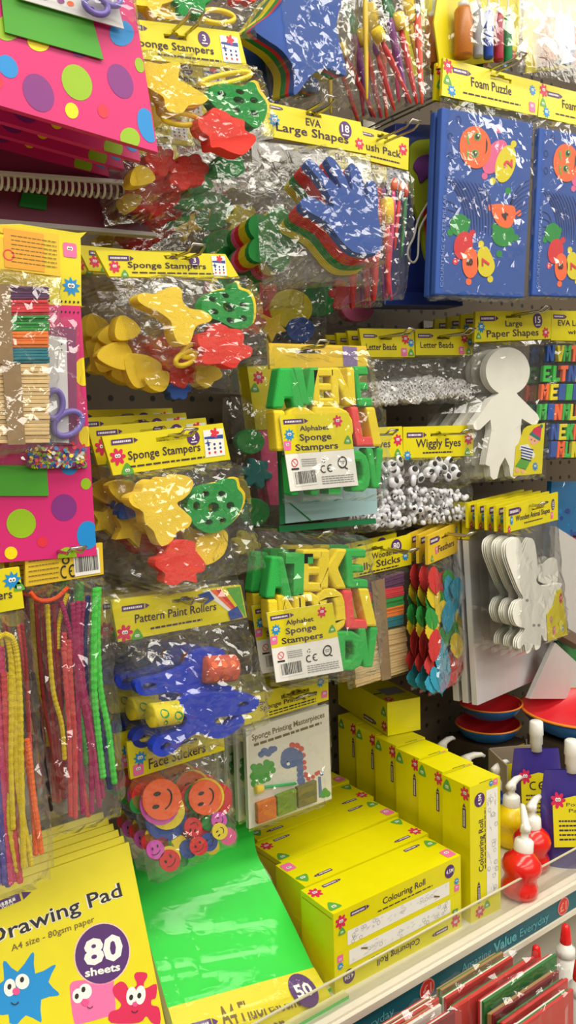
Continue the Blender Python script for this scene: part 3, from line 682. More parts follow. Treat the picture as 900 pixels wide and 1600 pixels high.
# ================================================================== GLITTER TUBES AND FOAM PUZZLES
c = cr(640, 0, 0.2889)
plg = Pl(748, 40, 0.30)
GLT = {k: C_('glitter_'+k, *v, rough=0.35, var=0.5, scale=900) for k, v in dict(copper=(186, 112, 40), silver=(160, 164, 170), blue=(36, 74, 170), red=(170, 32, 60), green=(20, 130, 70)).items()}
CLR = C_('cloudy_cap', 226, 226, 220, rough=0.3)
gl = thing('glitter_tube_card', 'yellow blister card of five glitter tubes above the foam puzzle', 'craft pack', plg.M, 'glitter tube cards')
mb = MB(); q = c((160, -80), (584, -80), (578, 318), (160, 362)); q = [q[0], q[1], q[2], q[3]]
mb.prism(IDF, smooth(plg.pts([q[3], (q[3][0]+8, q[3][1]+1), q[2], (q[2][0], q[2][1]-8), q[1], q[0], (q[0][0], q[3][1]-10)], 0.002), 2), -0.001, 0.002, YEL)
f = plg.sq(802, 85, 7, 0.002); motif(mb, f, 'flower'); f = plg.sq(790, 105, 6, 0.002); motif(mb, f, 'star'); mb.build('backing_card', gl)
for nm, x, w, y0, y1 in (('copper', 275, 106, 40, 300), ('silver', 360, 60, 45, 305), ('blue', 417, 56, 62, 312), ('red', 472, 56, 75, 325), ('green', 524, 50, 88, 335)):
    A = plg.p3(*c((x, y1))[0], 0.022); T = plg.p3(*c((x, y0))[0], 0.022); h = (T-A).length; k = h*w*0.2889/((y1-y0)*0.2889)/2; A.x += k*.5; T.x += k*.5
    mb = MB(); mb.lathe(A, [(k*0.9, 0), (k, h*0.02), (k, h*0.93), (k*0.85, h*0.99), (k*0.4, h)], GLT[nm], 18, T-A); o = mb.build('glitter_tube', gl)
    mb = MB(); mb.lathe(A, [(k*0.6, h), (k*0.62, h*1.12), (k*0.3, h*1.15), (k*0.14, h*1.4)], CLR, 14, T-A); mb.build('cap', o)
film(plg, gl, c((200, -70), (575, -70), (565, 325), (205, 318)), 0.045, 33, n=(6, 6), crumple=0.001, name='blister', power=0.15)
dup(gl, (-0.02, 0.045, -0.002), 'second glitter tube card from the front, its plain yellow edge showing at the left')
g2 = dup(gl, (P(875, 25, 0.30)-P(745, 15, 0.30))+V((0.01, 0.012, 0)), 'glitter tube card in crinkled film at the top right corner', skip=('blister',))
pg2 = Pl(860, 60, 0.335); film(pg2, g2, [(812, -10), (905, -10), (905, 132), (808, 112)], 0.02, 34, n=(6, 6), crumple=0.0016, ridges=5, name='outer_bag', drape=False)
g2m = g2.matrix_world.inverted() @ pg2.M
kids(g2)[-1].matrix_local = g2m
plp = Pl(765, 150, 0.315)
def q6(*p): return cr(600, 180, 1/3)(*p)
fp = thing('foam_puzzle', 'blue foam caterpillar number puzzle hanging left of its twin', 'puzzle', plp.M, 'foam puzzles')
header(plp, fp, [(693, 90), (844, 128), (839, 181), (690, 149)], [(0.30, 0.72, 0.58, 0.24, 'Foam Puzzle')], logo=(0.1, 0.26, 0.18), motifs=[('flower', 0.05, 0.2, 0.2), ('blob', 0.05, 0.55, 0.16), ('star', 0.1, 0.82, 0.17), ('star', 0.93, 0.3, 0.16), ('square', 0.94, 0.78, 0.16)], hole=(0.6, 0.2, 0.11, 0.12), scribs=[(0.22, 0.82, 0.80, 0.04)])
mb = MB(); mb.prism(IDF, plp.pts([(680, 460), (819, 465), (833, 192), (691, 167)], 0.012), 0.001, 0.012, FBL); bd = mb.build('puzzle_board', fp, bevel=0.002)
mb = MB(); D = 0.0125
def blob(pts, m, dd=0.0): mb.poly(IDF, plp.pts(q6(*pts), D+dd), D+dd, m)
def foot(x, y, r, m): blob(ell(x, y, r, r*1.2, n=12), m)
for x, y, m in ((538, 68, FPK), (472, 285, FPK), (608, 135, FYE), (510, 308, FYE), (500, 432, FOR), (630, 458, FOR), (618, 575, FGR), (515, 520, FGR), (335, 685, FRD), (415, 552, FRD), (397, 780, FOR), (455, 604, FYE), (498, 768, FYE), (310, 550, FGR), (395, 500, FGR), (582, 355, FGR), (540, 650, FGR)): foot(x, y, 14, m)
blob(ell(520, 195, 48, 88, 0.5), FPK, .0003); blob(ell(570, 228, 46, 90, 0.25), FYE, .0005); blob(ell(428, 150, 74, 100, -0.1), FOR, .0007)
for x, y in ((440, 100), (428, 180)):
    blob(ell(x, y, 26, 22), FOR, .0009); blob(ell(x-2, y, 17, 20), GRP, .0011); blob(ell(x-2, y, 11, 14), DTX, .0013); blob(ell(x+2, y-5, 4, 5, n=8), WHT, .0015)
for y in (115, 190): blob([(388, y-30), (400, y-22), (396, y), (404, y+22), (394, y+20), (388, y)], GRP, .0011)
blob([(478, 105), (486, 130), (484, 165), (472, 185), (477, 165), (478, 130)], DTX, .0009)
blob(smooth([(505, 425), (540, 415), (575, 420), (612, 430), (615, 480), (590, 525), (545, 520), (515, 480)]), FOR, .0005); blob(ell(560, 562, 54, 54), FGR, .0003)
blob(ell(355, 515, 46, 52), FGR, .0003); blob(ell(372, 610, 44, 66, 0.2), FRD, .0005); blob(ell(405, 692, 38, 72), FOR, .0007); blob(smooth([(440, 640), (470, 615), (492, 630), (520, 705), (500, 750), (465, 755), (440, 720)]), FYE, .0007)
for ch, a, b, t in (('2', (600, 248), (600, 208), (562, 248)), ('4', (580, 492), (580, 455), (552, 492)), ('8', (414, 705), (414, 672), (386, 705)), ('7', (492, 708), (492, 668), (458, 708))):
    A, B, T = q6(a, b, t); mb.text(plp.fr(A, B, T, D+.001), ch, DOTR if ch in '27' else DTX, d=0.0006, bold=0.03)
A, B, T = q6((276, 806), (292, 372), (262, 806)); mb.text(plp.fr(A, B, T, D), 'COUNTING CATERPILLAR', C_('faint_blue_ink', 130, 150, 200), d=0.0004)
GRV = C_('groove_blue', 26, 50, 116, rough=0.8)
rnd = random.Random(4)
def stroke(pts, w, m=GRV):
    pts = smooth(pts, 4, False); out = []; bk = []
    for i, p in enumerate(pts):
        a, b = pts[max(0, i-1)], pts[min(len(pts)-1, i+1)]; l = math.hypot(b[0]-a[0], b[1]-a[1]) or 1; k = w*math.sin(math.pi*(i+0.5)/len(pts)); nx, ny = -(b[1]-a[1])/l*k, (b[0]-a[0])/l*k
        out.append((p[0]+nx, p[1]+ny)); bk.append((p[0]-nx, p[1]-ny))
    for i in range(len(pts)-1):
        mb.poly(IDF, plp.pts(q6(out[i], out[i+1], bk[i+1], bk[i]), D), D+0.0002, m)
for i in range(10): stroke([(285+i*20, 285+i*4), (330+i*18, 340+i*5), (372+i*15, 430+i*6), (385+i*13, 540+i*3)], 3.4)
for i in range(8): stroke([(690-i*2, 300+i*22), (640-i*4, 330+i*24), (600-i*6, 390+i*24), (585-i*8, 470+i*20)], 3.2)
for i in range(4): stroke([(290, 400+i*40), (330, 420+i*34), (350, 470+i*24)], 2.4)
for x, y in ((350, 20), (312, 100), (312, 190)): ringp(mb, plp.sq(*q6((x, y))[0], 6, D), 0, 0, 0.8, 1.0, GRV, 0.0004)
mb.build('caterpillar_print', bd)
film(plp, fp, [(688, 150), (842, 182), (824, 470), (676, 466)], 0.016, 35, crumple=0.0022, power=0.2)
off = P(838, 200, 0.315)-P(691, 167, 0.315)
dup(fp, off+V((0.006, 0, 0.003)), 'blue foam caterpillar number puzzle cut off by the right edge')
dup(fp, (0.003, 0.018, 0), 'second blue foam puzzle from the front, behind the left one')
hook(770, 112, 0.315, 'chrome hook carrying the left foam puzzle', length=0.05)
hook(930, 150, 0.315, 'chrome hook carrying the right foam puzzle', length=0.05)
# foam kit with white cord
plk = Pl(650, 230, 0.22)
fk = thing('foam_kit', 'blue boxed foam kit with a lime foam shape and white cord, left of the puzzles', 'craft pack', plk.M)
mb = MB(); mb.prism(IDF, plk.pts([(603, 462), (712, 465), (712, 196), (618, 192)], 0), -0.03, 0.0, C_('navy_box', 24, 44, 120, rough=0.4)); mb.build('backing_box', fk, bevel=0.002)
mb = MB(); mb.prism(IDF, plk.pts([(600, 476), (725, 478), (722, 458), (602, 455)], 0.02), -0.03, 0.02, C_('navy_tray', 22, 40, 104, rough=0.35)); mb.build('tray', fk, bevel=0.003)
LIM = C_('lime_foam', 160, 176, 30, rough=0.7)
mb = MB(); mb.prism(IDF, plk.pts(smooth(q6((128, 160), (150, 122), (200, 112), (262, 118), (300, 200), (300, 520), (262, 680), (225, 705), (195, 650), (172, 520), (135, 380), (122, 260))), 0.008), 0.0005, 0.008, LIM); fs_ = mb.build('foam_shape', fk, bevel=0.002)
mb = MB(); mb.prism(IDF, plk.pts(smooth(q6((140, 240), (165, 195), (220, 182), (280, 200), (280, 310), (215, 285), (175, 315), (160, 275))), 0.011), 0.008, 0.011, C_('purple_foam', 110, 50, 130, rough=0.7)); mb.build('foam_patch', fs_, bevel=0.001)
mb = MB(); mb.prism(IDF, plk.pts(smooth(q6((190, 440), (240, 420), (280, 440), (280, 640), (225, 640), (200, 560))), 0.011), 0.008, 0.011, FRD); mb.build('foam_patch', fs_, bevel=0.001)
mb = MB(); mb.tube([plk.p3(*p, 0.016) for p in smooth(q6((255, 320), (205, 410), (160, 490), (140, 570), (112, 630), (118, 675), (140, 690), (158, 660), (162, 580), (168, 530), (200, 470), (250, 405)), 4, False)], 0.0018, WPA, 7); mb.build('cord', fk)
# ================================================================== BEADS, EYES, PAPER DOLLS, FOAM LETTERS
def heap(pl, px, n, r, mats, seed, d=(0.004, 0.016), flat=False, pf=.6):
    """uncountable small pieces filling a pixel polygon"""
    rnd = random.Random(seed); mb = MB(); xs = [p[0] for p in px]; ys = [p[1] for p in px]
    def inside(u, v):
        k = False
        for i in range(len(px)):
            (x0, y0), (x1, y1) = px[i], px[i-1]
            if (y0 > v) != (y1 > v) and u < (x1-x0)*(v-y0)/(y1-y0)+x0: k = not k
        return k
    c = 0
    while c < n:
        u, v = rnd.uniform(min(xs), max(xs)), rnd.uniform(min(ys), max(ys))
        if not inside(u, v): continue
        c += 1; d_ = rnd.uniform(*d); o = pl.p3(u, v, d_); ax = V((rnd.uniform(-1, 1)*.8, -1, rnd.uniform(-1, 1)*.8)).normalized()
        a = ax.orthogonal().normalized(); b = ax.cross(a); rr = r*rnd.uniform(0.8, 1.15)
        if flat:
            mb.lathe(o, [(rr*0.9, -rr*0.25), (rr, 0), (rr*0.8, rr*0.3), (rr*0.3, rr*0.48)], mats[0], 10, ax)
            if rnd.random() < pf:
                q = o+a*rr*0.25+ax*rr*0.5; mb.lathe(q, [(rr*0.5, -0.2*rr), (rr*0.5, 0.02*rr)], mats[1], 8, ax)
        else:
            t = rr*0.8; f = Fr(o, a, b, ax); sq = [(-rr, -rr), (rr, -rr), (rr, rr), (-rr, rr)]
            mb.prism(f, sq, -t, t, mats[0])
            mb.poly(f, ell(0, 0, rr*0.42, n=6) if rnd.random() < 0.5 else [(-rr*.4, -rr*.4), (rr*.1, -rr*.4), (rr*.4, rr*.5), (-rr*.1, rr*.5)], t+0.0002, mats[1])
    return mb
BEAD = C_('white_bead', 236, 234, 236, rough=0.4)
c4 = cr(530, 490, 0.25556)
plq = Pl(605, 535, 0.205)
lb = thing('letter_bead_pack', 'letter beads pack on the left of the pair, beside the alphabet sponges', 'craft pack', plq.M, 'letter bead packs')
header(plq, lb, [(561, 513), (646, 514), (648, 558), (567, 558)], [(0.08, 0.66, 0.75, 0.22, 'Letter Beads')], logo=(0.06, 0.26, 0.26), motifs=[('flower', 0.84, 0.36, 0.2), ('star', 0.94, 0.5, 0.17), ('square', 0.8, 0.82, 0.17), ('blob', 0.93, 0.84, 0.17)], hole=(0.48, 0.34, 0.11, 0.1))
heap(plq, c4((190, 440), (260, 425), (460, 430), (490, 550), (420, 530), (300, 550), (215, 560)), 260, 0.0036, (BEAD, DTX), 1).build('letter_beads', lb, kind='stuff')
film(plq, lb, [(568, 558), (648, 558), (656, 634), (584, 637)], 0.024, 41, n=(9, 10), crumple=0.003)
off = P(692, 535, 0.205)-P(605, 535, 0.205)
pl_ = Pl(692, 535, 0.205)
lb2 = thing('letter_bead_pack', 'letter beads pack on the right of the pair, beside the white paper doll', 'craft pack', pl_.M, 'letter bead packs')
header(pl_, lb2, [(649, 514), (741, 514), (738, 555), (650, 555)], [(0.08, 0.66, 0.72, 0.22, 'Letter Beads')], logo=(0.04, 0.26, 0.26), motifs=[('flower', 0.84, 0.36, 0.2), ('star', 0.94, 0.5, 0.17), ('square', 0.8, 0.82, 0.17), ('blob', 0.93, 0.84, 0.17)], hole=(0.48, 0.34, 0.11, 0.1))
heap(pl_, c4((470, 400), (560, 390), (700, 410), (795, 415), (795, 520), (700, 500), (600, 510), (490, 530)), 240, 0.0036, (BEAD, DTX), 2).build('letter_beads', lb2, kind='stuff')
film(pl_, lb2, [(650, 555), (738, 555), (736, 630), (653, 632)], 0.024, 42, n=(9, 10), crumple=0.002)
for i in range(3):
    dup(lb, (0, 0.03*(i+1), 0), '%s letter beads pack from the front on the left bead hook' % ORD[i+1])
    dup(lb2, (0, 0.03*(i+1), 0), '%s letter beads pack from the front on the right bead hook' % ORD[i+1])
hook(597, 528, 0.205, 'chrome hook standing out of the left letter beads header', length=0.06)
hook(690, 527, 0.205, 'chrome hook standing out of the right letter beads header', length=0.06)
plw = Pl(685, 690, 0.225)
def wig(pl, hq, bq, big, s1, s2, lab, seed, mots):
    r = thing('wiggly_eye_pack', lab, 'craft pack', pl.M, 'wiggly eye packs')
    header(pl, r, hq, [(0.18, 0.82, 0.67, 0.26, 'Wiggly Eyes')], logo=(0.05, 0.27, 0.27), motifs=mots, hole=(0.5, 0.28, 0.11, 0.1), scribs=[(0.28, 0.7, 0.85, 0.05)])
    rnd = random.Random(seed)
    for u, v in big:
        rr = 0.0105; ax = V((rnd.uniform(-.6, .6), -1, rnd.uniform(-.6, .6))).normalized(); o = pl.p3(u, v, rnd.uniform(0.008, 0.018))
        mb = MB(); mb.lathe(o, [(rr*.92, -rr*.3), (rr, 0), (rr*.85, rr*.3), (rr*.4, rr*.48)], EYEW, 16, ax); e = mb.build('wiggly_eye', r)
        mb = MB(); a = ax.orthogonal().normalized(); w = rnd.uniform(0, 6.3); mb.lathe(o+(a*math.cos(w)+ax.cross(a)*math.sin(w))*rr*.4, [(rr*.5, 0), (rr*.52, rr*.47), (rr*.4, rr*.52)], BLK, 12, ax); mb.build('pupil', e)
    heap(pl, s1, 60, 0.0052, (EYEW, BLK), seed+1, flat=True, pf=.4).build('small_eyes', r, kind='stuff')
    heap(pl, s2, 80, 0.0062, (EYEW, BLK), seed+2, flat=True, pf=.25).build('medium_eyes', r, kind='stuff')
    film(pl, r, bq, 0.026, seed+5, n=(9, 12), crumple=0.003)
    return r
MW = [('flower', 0.93, 0.45, 0.21), ('blob', 0.92, 0.86, 0.16), ('star', 0.06, 0.92, 0.17)]
w1 = wig(plw, [(630, 667), (740, 664), (739, 712), (630, 716)], [(630, 716), (739, 712), (731, 818), (633, 822)],
    c4((455, 965), (500, 1005), (545, 970), (605, 960), (610, 905), (665, 905), (712, 985), (665, 995), (700, 950), (580, 1000), (455, 1020), (570, 930), (640, 940)),
    c4((420, 1060), (560, 1075), (790, 1090), (790, 1140), (600, 1150), (420, 1140)), c4((410, 1170), (640, 1150), (780, 1160), (770, 1260), (600, 1280), (415, 1290)), 'wiggly eyes pack below the letter beads, fully in view', 3, MW)
plw2 = Pl(590, 690, 0.235)
w2 = wig(plw2, [(520, 671), (628, 666), (630, 713), (522, 719)], [(522, 719), (630, 713), (632, 828), (528, 836)],
    c4((340, 960), (350, 1010), (370, 1040), (320, 930), (300, 980), (280, 940), (370, 900), (330, 1030)),
    c4((250, 1090), (390, 1090), (395, 1190), (250, 1190)), c4((140, 1220), (395, 1180), (400, 1290), (160, 1310)), 'wiggly eyes pack half hidden by the upper alphabet sponges', 13, MW)
dup(w1, (0, 0.035, 0), 'second wiggly eyes pack from the front on the right eye hook'); dup(w2, (0, 0.035, 0), 'second wiggly eyes pack from the front on the left eye hook')
hook(690, 679, 0.225, 'chrome hook over the fully visible wiggly eyes pack', length=0.05)
hook(575, 680, 0.235, 'chrome hook over the half hidden wiggly eyes pack', length=0.05)
# paper dolls
c5 = cr(700, 470, 0.22222)
pld = Pl(800, 510, 0.235)
dl = thing('paper_shape_pack', 'large paper shapes pack with the white doll cutout and header marked 15', 'craft pack', pld.M, 'paper shape packs')
header(pld, dl, c5((195, 75), (728, 66), (722, 268), (185, 290)), [(0.40, 0.62, 0.52, 0.19, 'Large'), (0.16, 0.84, 0.86, 0.23, 'Paper Shapes')], logo=(0.06, 0.24, 0.23),
       motifs=[('star', 0.08, 0.52, 0.2), ('blob', 0.05, 0.8, 0.14), ('flower', 0.93, 0.78, 0.2)], roundel=(0.82, 0.35, 0.26, '15'), hole=(0.5, 0.2, 0.1, 0.09))
hd_ = [c5((420+155*math.cos(math.radians(t)), 495+168*math.sin(math.radians(t))))[0] for t in range(66, -247, -8)]
doll = hd_+c5((345, 664), (300, 690), (175, 868), (183, 898), (200, 910), (225, 905), (298, 835), (305, 905), (262, 1150), (292, 1165), (298, 1235), (318, 1258), (345, 1250), (365, 1165), (400, 1100), (430, 1165), (440, 1235), (465, 1250), (490, 1230), (495, 1160), (528, 1140), (510, 900), (518, 828), (590, 872), (625, 868), (642, 830), (630, 800), (492, 664))
for i in range(6):
    mb = MB(); mb.prism(IDF, pld.pts(doll, 0.012), 0.0113, 0.0122, WPA)
    o = mb.build('paper_doll', dl) if i == 0 else o0.copy()
    if i == 0: o0 = o
    else: COL.objects.link(o); adopt(o, dl)
    o.location = (-0.0006*i, 0.0022*i, 0)
mb = MB(); D2 = 0.0135
ins = c5((520, 940), (530, 905), (560, 880), (600, 870), (682, 858), (660, 1215), (460, 1232), (480, 1020), (500, 1000))
mb.prism(IDF, pld.pts(ins, D2), 0.0128, D2, YEL)
def bp(pts, m, k): mb.poly(IDF, pld.pts(c5(*pts), D2), D2+0.0002*k, m)
bp(smooth([(570, 945), (600, 940), (640, 985), (600, 1015), (570, 990)]), SKIN, 1); bp([(572, 945), (600, 900), (640, 878), (658, 890), (648, 985), (610, 945)], RSP, 2); bp([(570, 938), (588, 920), (648, 965), (642, 985)], C_('teal_print', 30, 120, 120), 3)
bp(ell(655, 882, 10, 14, n=10), C_('teal_print', 30, 120, 120), 4); bp([(505, 1015), (560, 1008), (612, 1080), (600, 1110), (580, 1090), (575, 1125), (515, 1100), (520, 1045), (500, 1050)], WHT, 2)
for i in range(5): bp([(512, 1022+i*20), (600-i*4, 1045+i*19), (598-i*4, 1054+i*19), (511, 1031+i*20)], NAV, 3)
bp([(515, 1100), (578, 1125), (545, 1190), (470, 1165)], GRP, 3); bp(ell(485, 1190, 14, 20, n=10), SKIN, 3); bp(ell(525, 1195, 14, 18, n=10), SKIN, 3)
for e in ((585, 975), (608, 985)): bp(ell(*e, 4, 5, n=8), DTX, 4)
motif(mb, pld.sq(*c5((612, 1165))[0], 7.5, D2), 'star'); mb.build('yellow_insert', dl)
film(pld, dl, [(741, 535), (861, 530), (853, 748), (722, 756)], 0.018, 44, n=(8, 14), crumple=0.0018, power=0.25)
for i in range(3): dup(dl, (-0.002, 0.033*(i+1), 0), '%s paper doll pack from the front on the same hook' % ORD[i+1], skip=('yellow_insert',))
hook(806, 493, 0.235, 'chrome hook standing out of the paper doll header', length=0.06)
ple = Pl(880, 510, 0.235)
el = thing('foam_letter_pack', 'foam letters pack in rows of bright colours at the right edge', 'craft pack', ple.M)
header(ple, el, [(862, 485), (990, 488), (992, 534), (861, 532)], [(0.08, 0.66, 0.50, 0.18, 'EVA Letter Beads'), (0.2, 0.6, 0.78, 0.15, 'with Beads')], logo=(0.02, 0.2, 0.15), hole=(0.5, 0.24, 0.14, 0.1))
mb = MB(); mb.prism(IDF, ple.pts([(842, 718), (960, 716), (975, 536), (852, 536)], 0.001), -0.001, 0.001, C_('black_tray_card', 30, 32, 34, rough=0.6)); mb.build('backing_card', el)
KB = dict(b=FBL, y=FYE, g=C_('foam_bright_green', 60, 180, 70, rough=0.75), o=FOR)
GL = {'E': [(0, 0), (1, 0), (1, .22), (.32, .22), (.32, .4), (.85, .4), (.85, .6), (.32, .6), (.32, .78), (1, .78), (1, 1), (0, 1)],
      'L': [(0, 0), (1, 0), (1, .24), (.42, .24), (.42, 1), (0, 1)], 'T': [(.32, 0), (.68, 0), (.68, .76), (1, .76), (1, 1), (0, 1), (0, .76), (.32, .76)],
      'I': [(.1, 0), (.9, 0), (.9, 1), (.1, 1)], 'N': [(0, 0), (.32, 0), (.32, .5), (.62, 0), (1, 0), (1, 1), (.68, 1), (.68, .5), (.38, 1), (0, 1)],
      'K': [(0, 0), (.36, 0), (.36, .36), (.62, 0), (1, 0), (.68, .52), (1, 1), (.62, 1), (.36, .66), (.36, 1), (0, 1)],
      'V': [(.3, 0), (.72, 0), (1, 1), (.64, 1), (.51, .4), (.36, 1), (0, 1)], 'A': [(0, 0), (.34, 0), (.4, .24), (.6, .24), (.66, 0), (1, 0), (.72, 1), (.28, 1)],
      'M': [(0, 0), (.28, 0), (.28, .55), (.5, .2), (.72, .55), (.72, 0), (1, 0), (1, 1), (.72, 1), (.5, .6), (.28, 1), (0, 1)],
      'D': [(0, 0), (.6, 0), (.88, .12), (1, .35), (1, .65), (.88, .88), (.6, 1), (0, 1)], 'O': [(.3, 0), (.7, 0), (.93, .12), (1, .3), (1, .7), (.93, .88), (.7, 1), (.3, 1), (.07, .88), (0, .7), (0, .3), (.07, .12)]}
HO_ = {'D': [[(.34, .26), (.56, .26), (.66, .4), (.66, .6), (.56, .74), (.34, .74)]], 'O': [[(.4, .25), (.6, .25), (.66, .4), (.66, .6), (.6, .75), (.4, .75), (.34, .6), (.34, .4)]], 'A': []}
rnd = random.Random(8)
for y, row in ((370, ((725, 'b'), (795, 'y'), (842, 'g'), (892, 'o'), (945, 'b'))), (512, ((700, 'g'), (768, 'g'), (820, 'o'), (878, 'b'), (930, 'y'))), (642, ((685, 'o'), (752, 'y'), (806, 'b'), (857, 'g'), (905, 'b'))),
               (782, ((672, 'g'), (728, 'b'), (780, 'o'), (837, 'g'), (885, 'y'), (935, 'o'))), (922, ((757, 'b'), (812, 'y'), (864, 'g'), (915, 'o'))), (1045, ((748, 'b'), (799, 'o'), (847, 'g'), (900, 'y')))):
    for x, k in row:
        g = rnd.choice('ELTNKVMI'); q = c5((x-24, y-56), (x+30, y-58), (x+20, y+56), (x-32, y+58))
        mb = MB(); mb.prism(IDF, ple.pts([bil(q, s, 1-t) for s, t in GL[g]], 0.009), 0.001, 0.009, KB[k]); mb.build('foam_letter', el, bevel=0.0008, seg=1)
film(ple, el, [(861, 532), (992, 534), (962, 716), (842, 718)], 0.018, 45, n=(8, 12), crumple=0.0018, power=0.25)
dup(el, (0, 0.035, 0), 'second foam letters pack from the front at the right edge')
hook(926, 495, 0.235, 'chrome hook carrying the foam letters packs', length=0.05)

# ================================================================== ALPHABET SPONGES
def q_mark(mb, f):
    ringp(mb, f, 0, 0, 0.72, 0.95, DTX, 0.0006); mb.poly(f, [(0.25, -0.55), (0.5, -0.7), (1.15, -1.0), (1.0, -1.15), (0.5, -0.9)], 0.0006, DTX); scrib(mb, f, -0.5, 0.5, 0.15, 0.18, GRY); scrib(mb, f, -0.4, 0.4, -0.15, 0.14, GRY)
def alphabet(pl, lab, lq, split, letters, seed, bq, hq=None):
    r = thing('alphabet_sponge_pack', lab, 'craft pack', pl.M, 'alphabet sponge packs')
    for g, m, q in letters:
        mb = MB(); d = 0.034
        mb.prism(IDF, pl.pts([bil(q, s*1.06-.03, 1-t) for s, t in GL[g]], d), 0.014, d, m, holes=[pl.pts([bil(q, s, 1-t) for s, t in h], d) for h in HO_.get(g, [])]); mb.build('letter_sponge', r, bevel=0.003)
    D = 0.0375; mb = MB(); mb.prism(IDF, pl.pts([bil(lq, 0, 1), bil(lq, 1, 1), bil(lq, 1, 0), bil(lq, 0, 0)], D), D-0.0012, D, WHT)
    def px(s, t): return bil(lq, s, t)
    def F(s0, s1, t, cap): return pl.fr(px(s0, t), px(s1, t), px(s0, t-cap), D)
    mb.poly(IDF, pl.pts([px(0, 0), px(1, 0), px(1, split), px(0, split+0.01)], D), D+0.0002, YEL)
    for s0, s1, t, cap, tx in ((0.26, 0.68, 0.215, 0.065, 'Alphabet'), (0.24, 0.70, 0.345, 0.085, 'Sponge'), (0.16, 0.78, 0.475, 0.085, 'Stampers')): mb.text(F(s0, s1, t, cap), tx, TXT, d=0.0005, bold=0.02)
    H = abs(lq[3][1]-lq[0][1])
    crayon(mb, Fr(pl.p3(*px(0.04, 0.09), D), pl.p3(*px(0.4, 0.085), D)-pl.p3(*px(0.04, 0.09), D), (pl.p3(*px(0.04, -0.27), D)-pl.p3(*px(0.04, 0.09), D)), (0, -1, 0)))
    for k, s, t, z in (('flower', 0.82, 0.11, 0.085), ('star', 0.1, 0.26, 0.085), ('square', 0.05, 0.4, 0.07), ('blob', 0.93, 0.37, 0.07)): motif(mb, pl.sq(*px(s, t), z*H, D), k, 0.0006)
    f = pl.sq(*px(0.12, 0.63), 0.055*H, D); ringp(mb, f, 0, 0, 0.8, 1, DOTR, 0.0005); mb.poly(f, [(-.7, .6), (-.6, .7), (.7, -.6), (.6, -.7)], 0.0005, DOTR)
    for i in range(4): scrib(mb, F(0.22, 0.44, 0.595+i*0.028, 1), 0, 1, 0, 0.012, GRY, seed=i)
    f = pl.sq(*px(0.54, 0.63), 0.04*H, D)
    for a in range(3): mb.poly(f, [(0.9*math.cos(2.1*a+.5), 0.9*math.sin(2.1*a+.5)), (0.9*math.cos(2.1*a+1.9), 0.9*math.sin(2.1*a+1.9)), (.5*math.cos(2.1*a+1.7), .5*math.sin(2.1*a+1.7)), (.5*math.cos(2.1*a+.7), .5*math.sin(2.1*a+.7))], 0.0005, DTX)
    q_mark(mb, pl.sq(*px(0.81, 0.67), 0.085*H, D)); ce_mark(mb, pl.fr(px(0.47, 0.80), px(0.63, 0.79), px(0.47, 0.69), D), 0.0005)
    barcode(mb, pl.fr(px(0.08, 0.945), px(0.42, 0.935), px(0.08, 0.74), D), 0.0004)
    mb.poly(IDF, pl.pts([px(.06, .70), px(.17, .70), px(.17, .725), px(.06, .725)], D), D+0.0005, DTX)
    for i in range(4): scrib(mb, F(0.48, 0.95, 0.845+i*0.03, 1), 0, 1, 0, 0.013, GRY, seed=i+9)
    mb.build('product_label', r)
    if hq: header(pl, r, hq, [], hole=(0.4, 0.32, 0.13, 0.14), extra=lambda mb, F, q: mb.poly(F(0.82, 0.5, 0.5), [(-.8, -.9), (.9, -.9), (.9, .8), (-.8, .9)], 0.0005, C_('lilac_photo', 130, 110, 160, var=0.4, scale=300)), m=YBK)
    film(pl, r, bq, 0.043, seed, crumple=0.0022, power=0.12)
    return r
c6 = cr(360, 520, 0.28889)
pla = Pl(500, 560, 0.33)
def qd(x0, y0, x1, y1, sk=0): return [(x0, y0), (x1, y0), (x1+sk, y1), (x0+sk, y1)]
al = alphabet(pla, 'alphabet sponge stampers pack on the upper hook, the front one', c6((265, 447), (640, 432), (692, 825), (325, 858)), 0.5,
    [('A', ALG, c6(*qd(222, 188, 385, 408, 14))), ('V', ALG, c6(*qd(345, 186, 482, 390, 0))), ('E', ALY, c6(*qd(445, 188, 560, 398, 10))), ('N', ALY, c6(*qd(545, 186, 668, 392, 12))), ('E', ALG, c6(*qd(668, 180, 742, 398, 30))),
     ('I', ALY, c6(*qd(228, 418, 300, 640, 20))), ('O', ALY, c6(*qd(300, 402, 460, 630, 20))), ('D', ALY, c6(*qd(455, 395, 650, 612, 20))), ('L', ALR, c6(*qd(655, 398, 745, 615, 34))), ('I', ALY, c6(*qd(728, 400, 786, 615, 42))),
     ('D', ALG, c6(*qd(640, 636, 745, 860, 20))), ('V', ALG, c6(*qd(740, 622, 826, 842, 8))), ('M', ALG, c6(*qd(320, 660, 460, 880, 16))), ('T', ALG, c6(*qd(470, 650, 640, 872, 10)))],
    51, c6((215, 60), (735, 80), (835, 905), (285, 930)), c6((205, 55), (735, 72), (745, 180), (215, 195)))
hook(478, 545, 0.33, 'chrome hook carrying the upper alphabet sponge packs')
c7 = cr(380, 830, 1/3)
plv = Pl(490, 880, 0.325)
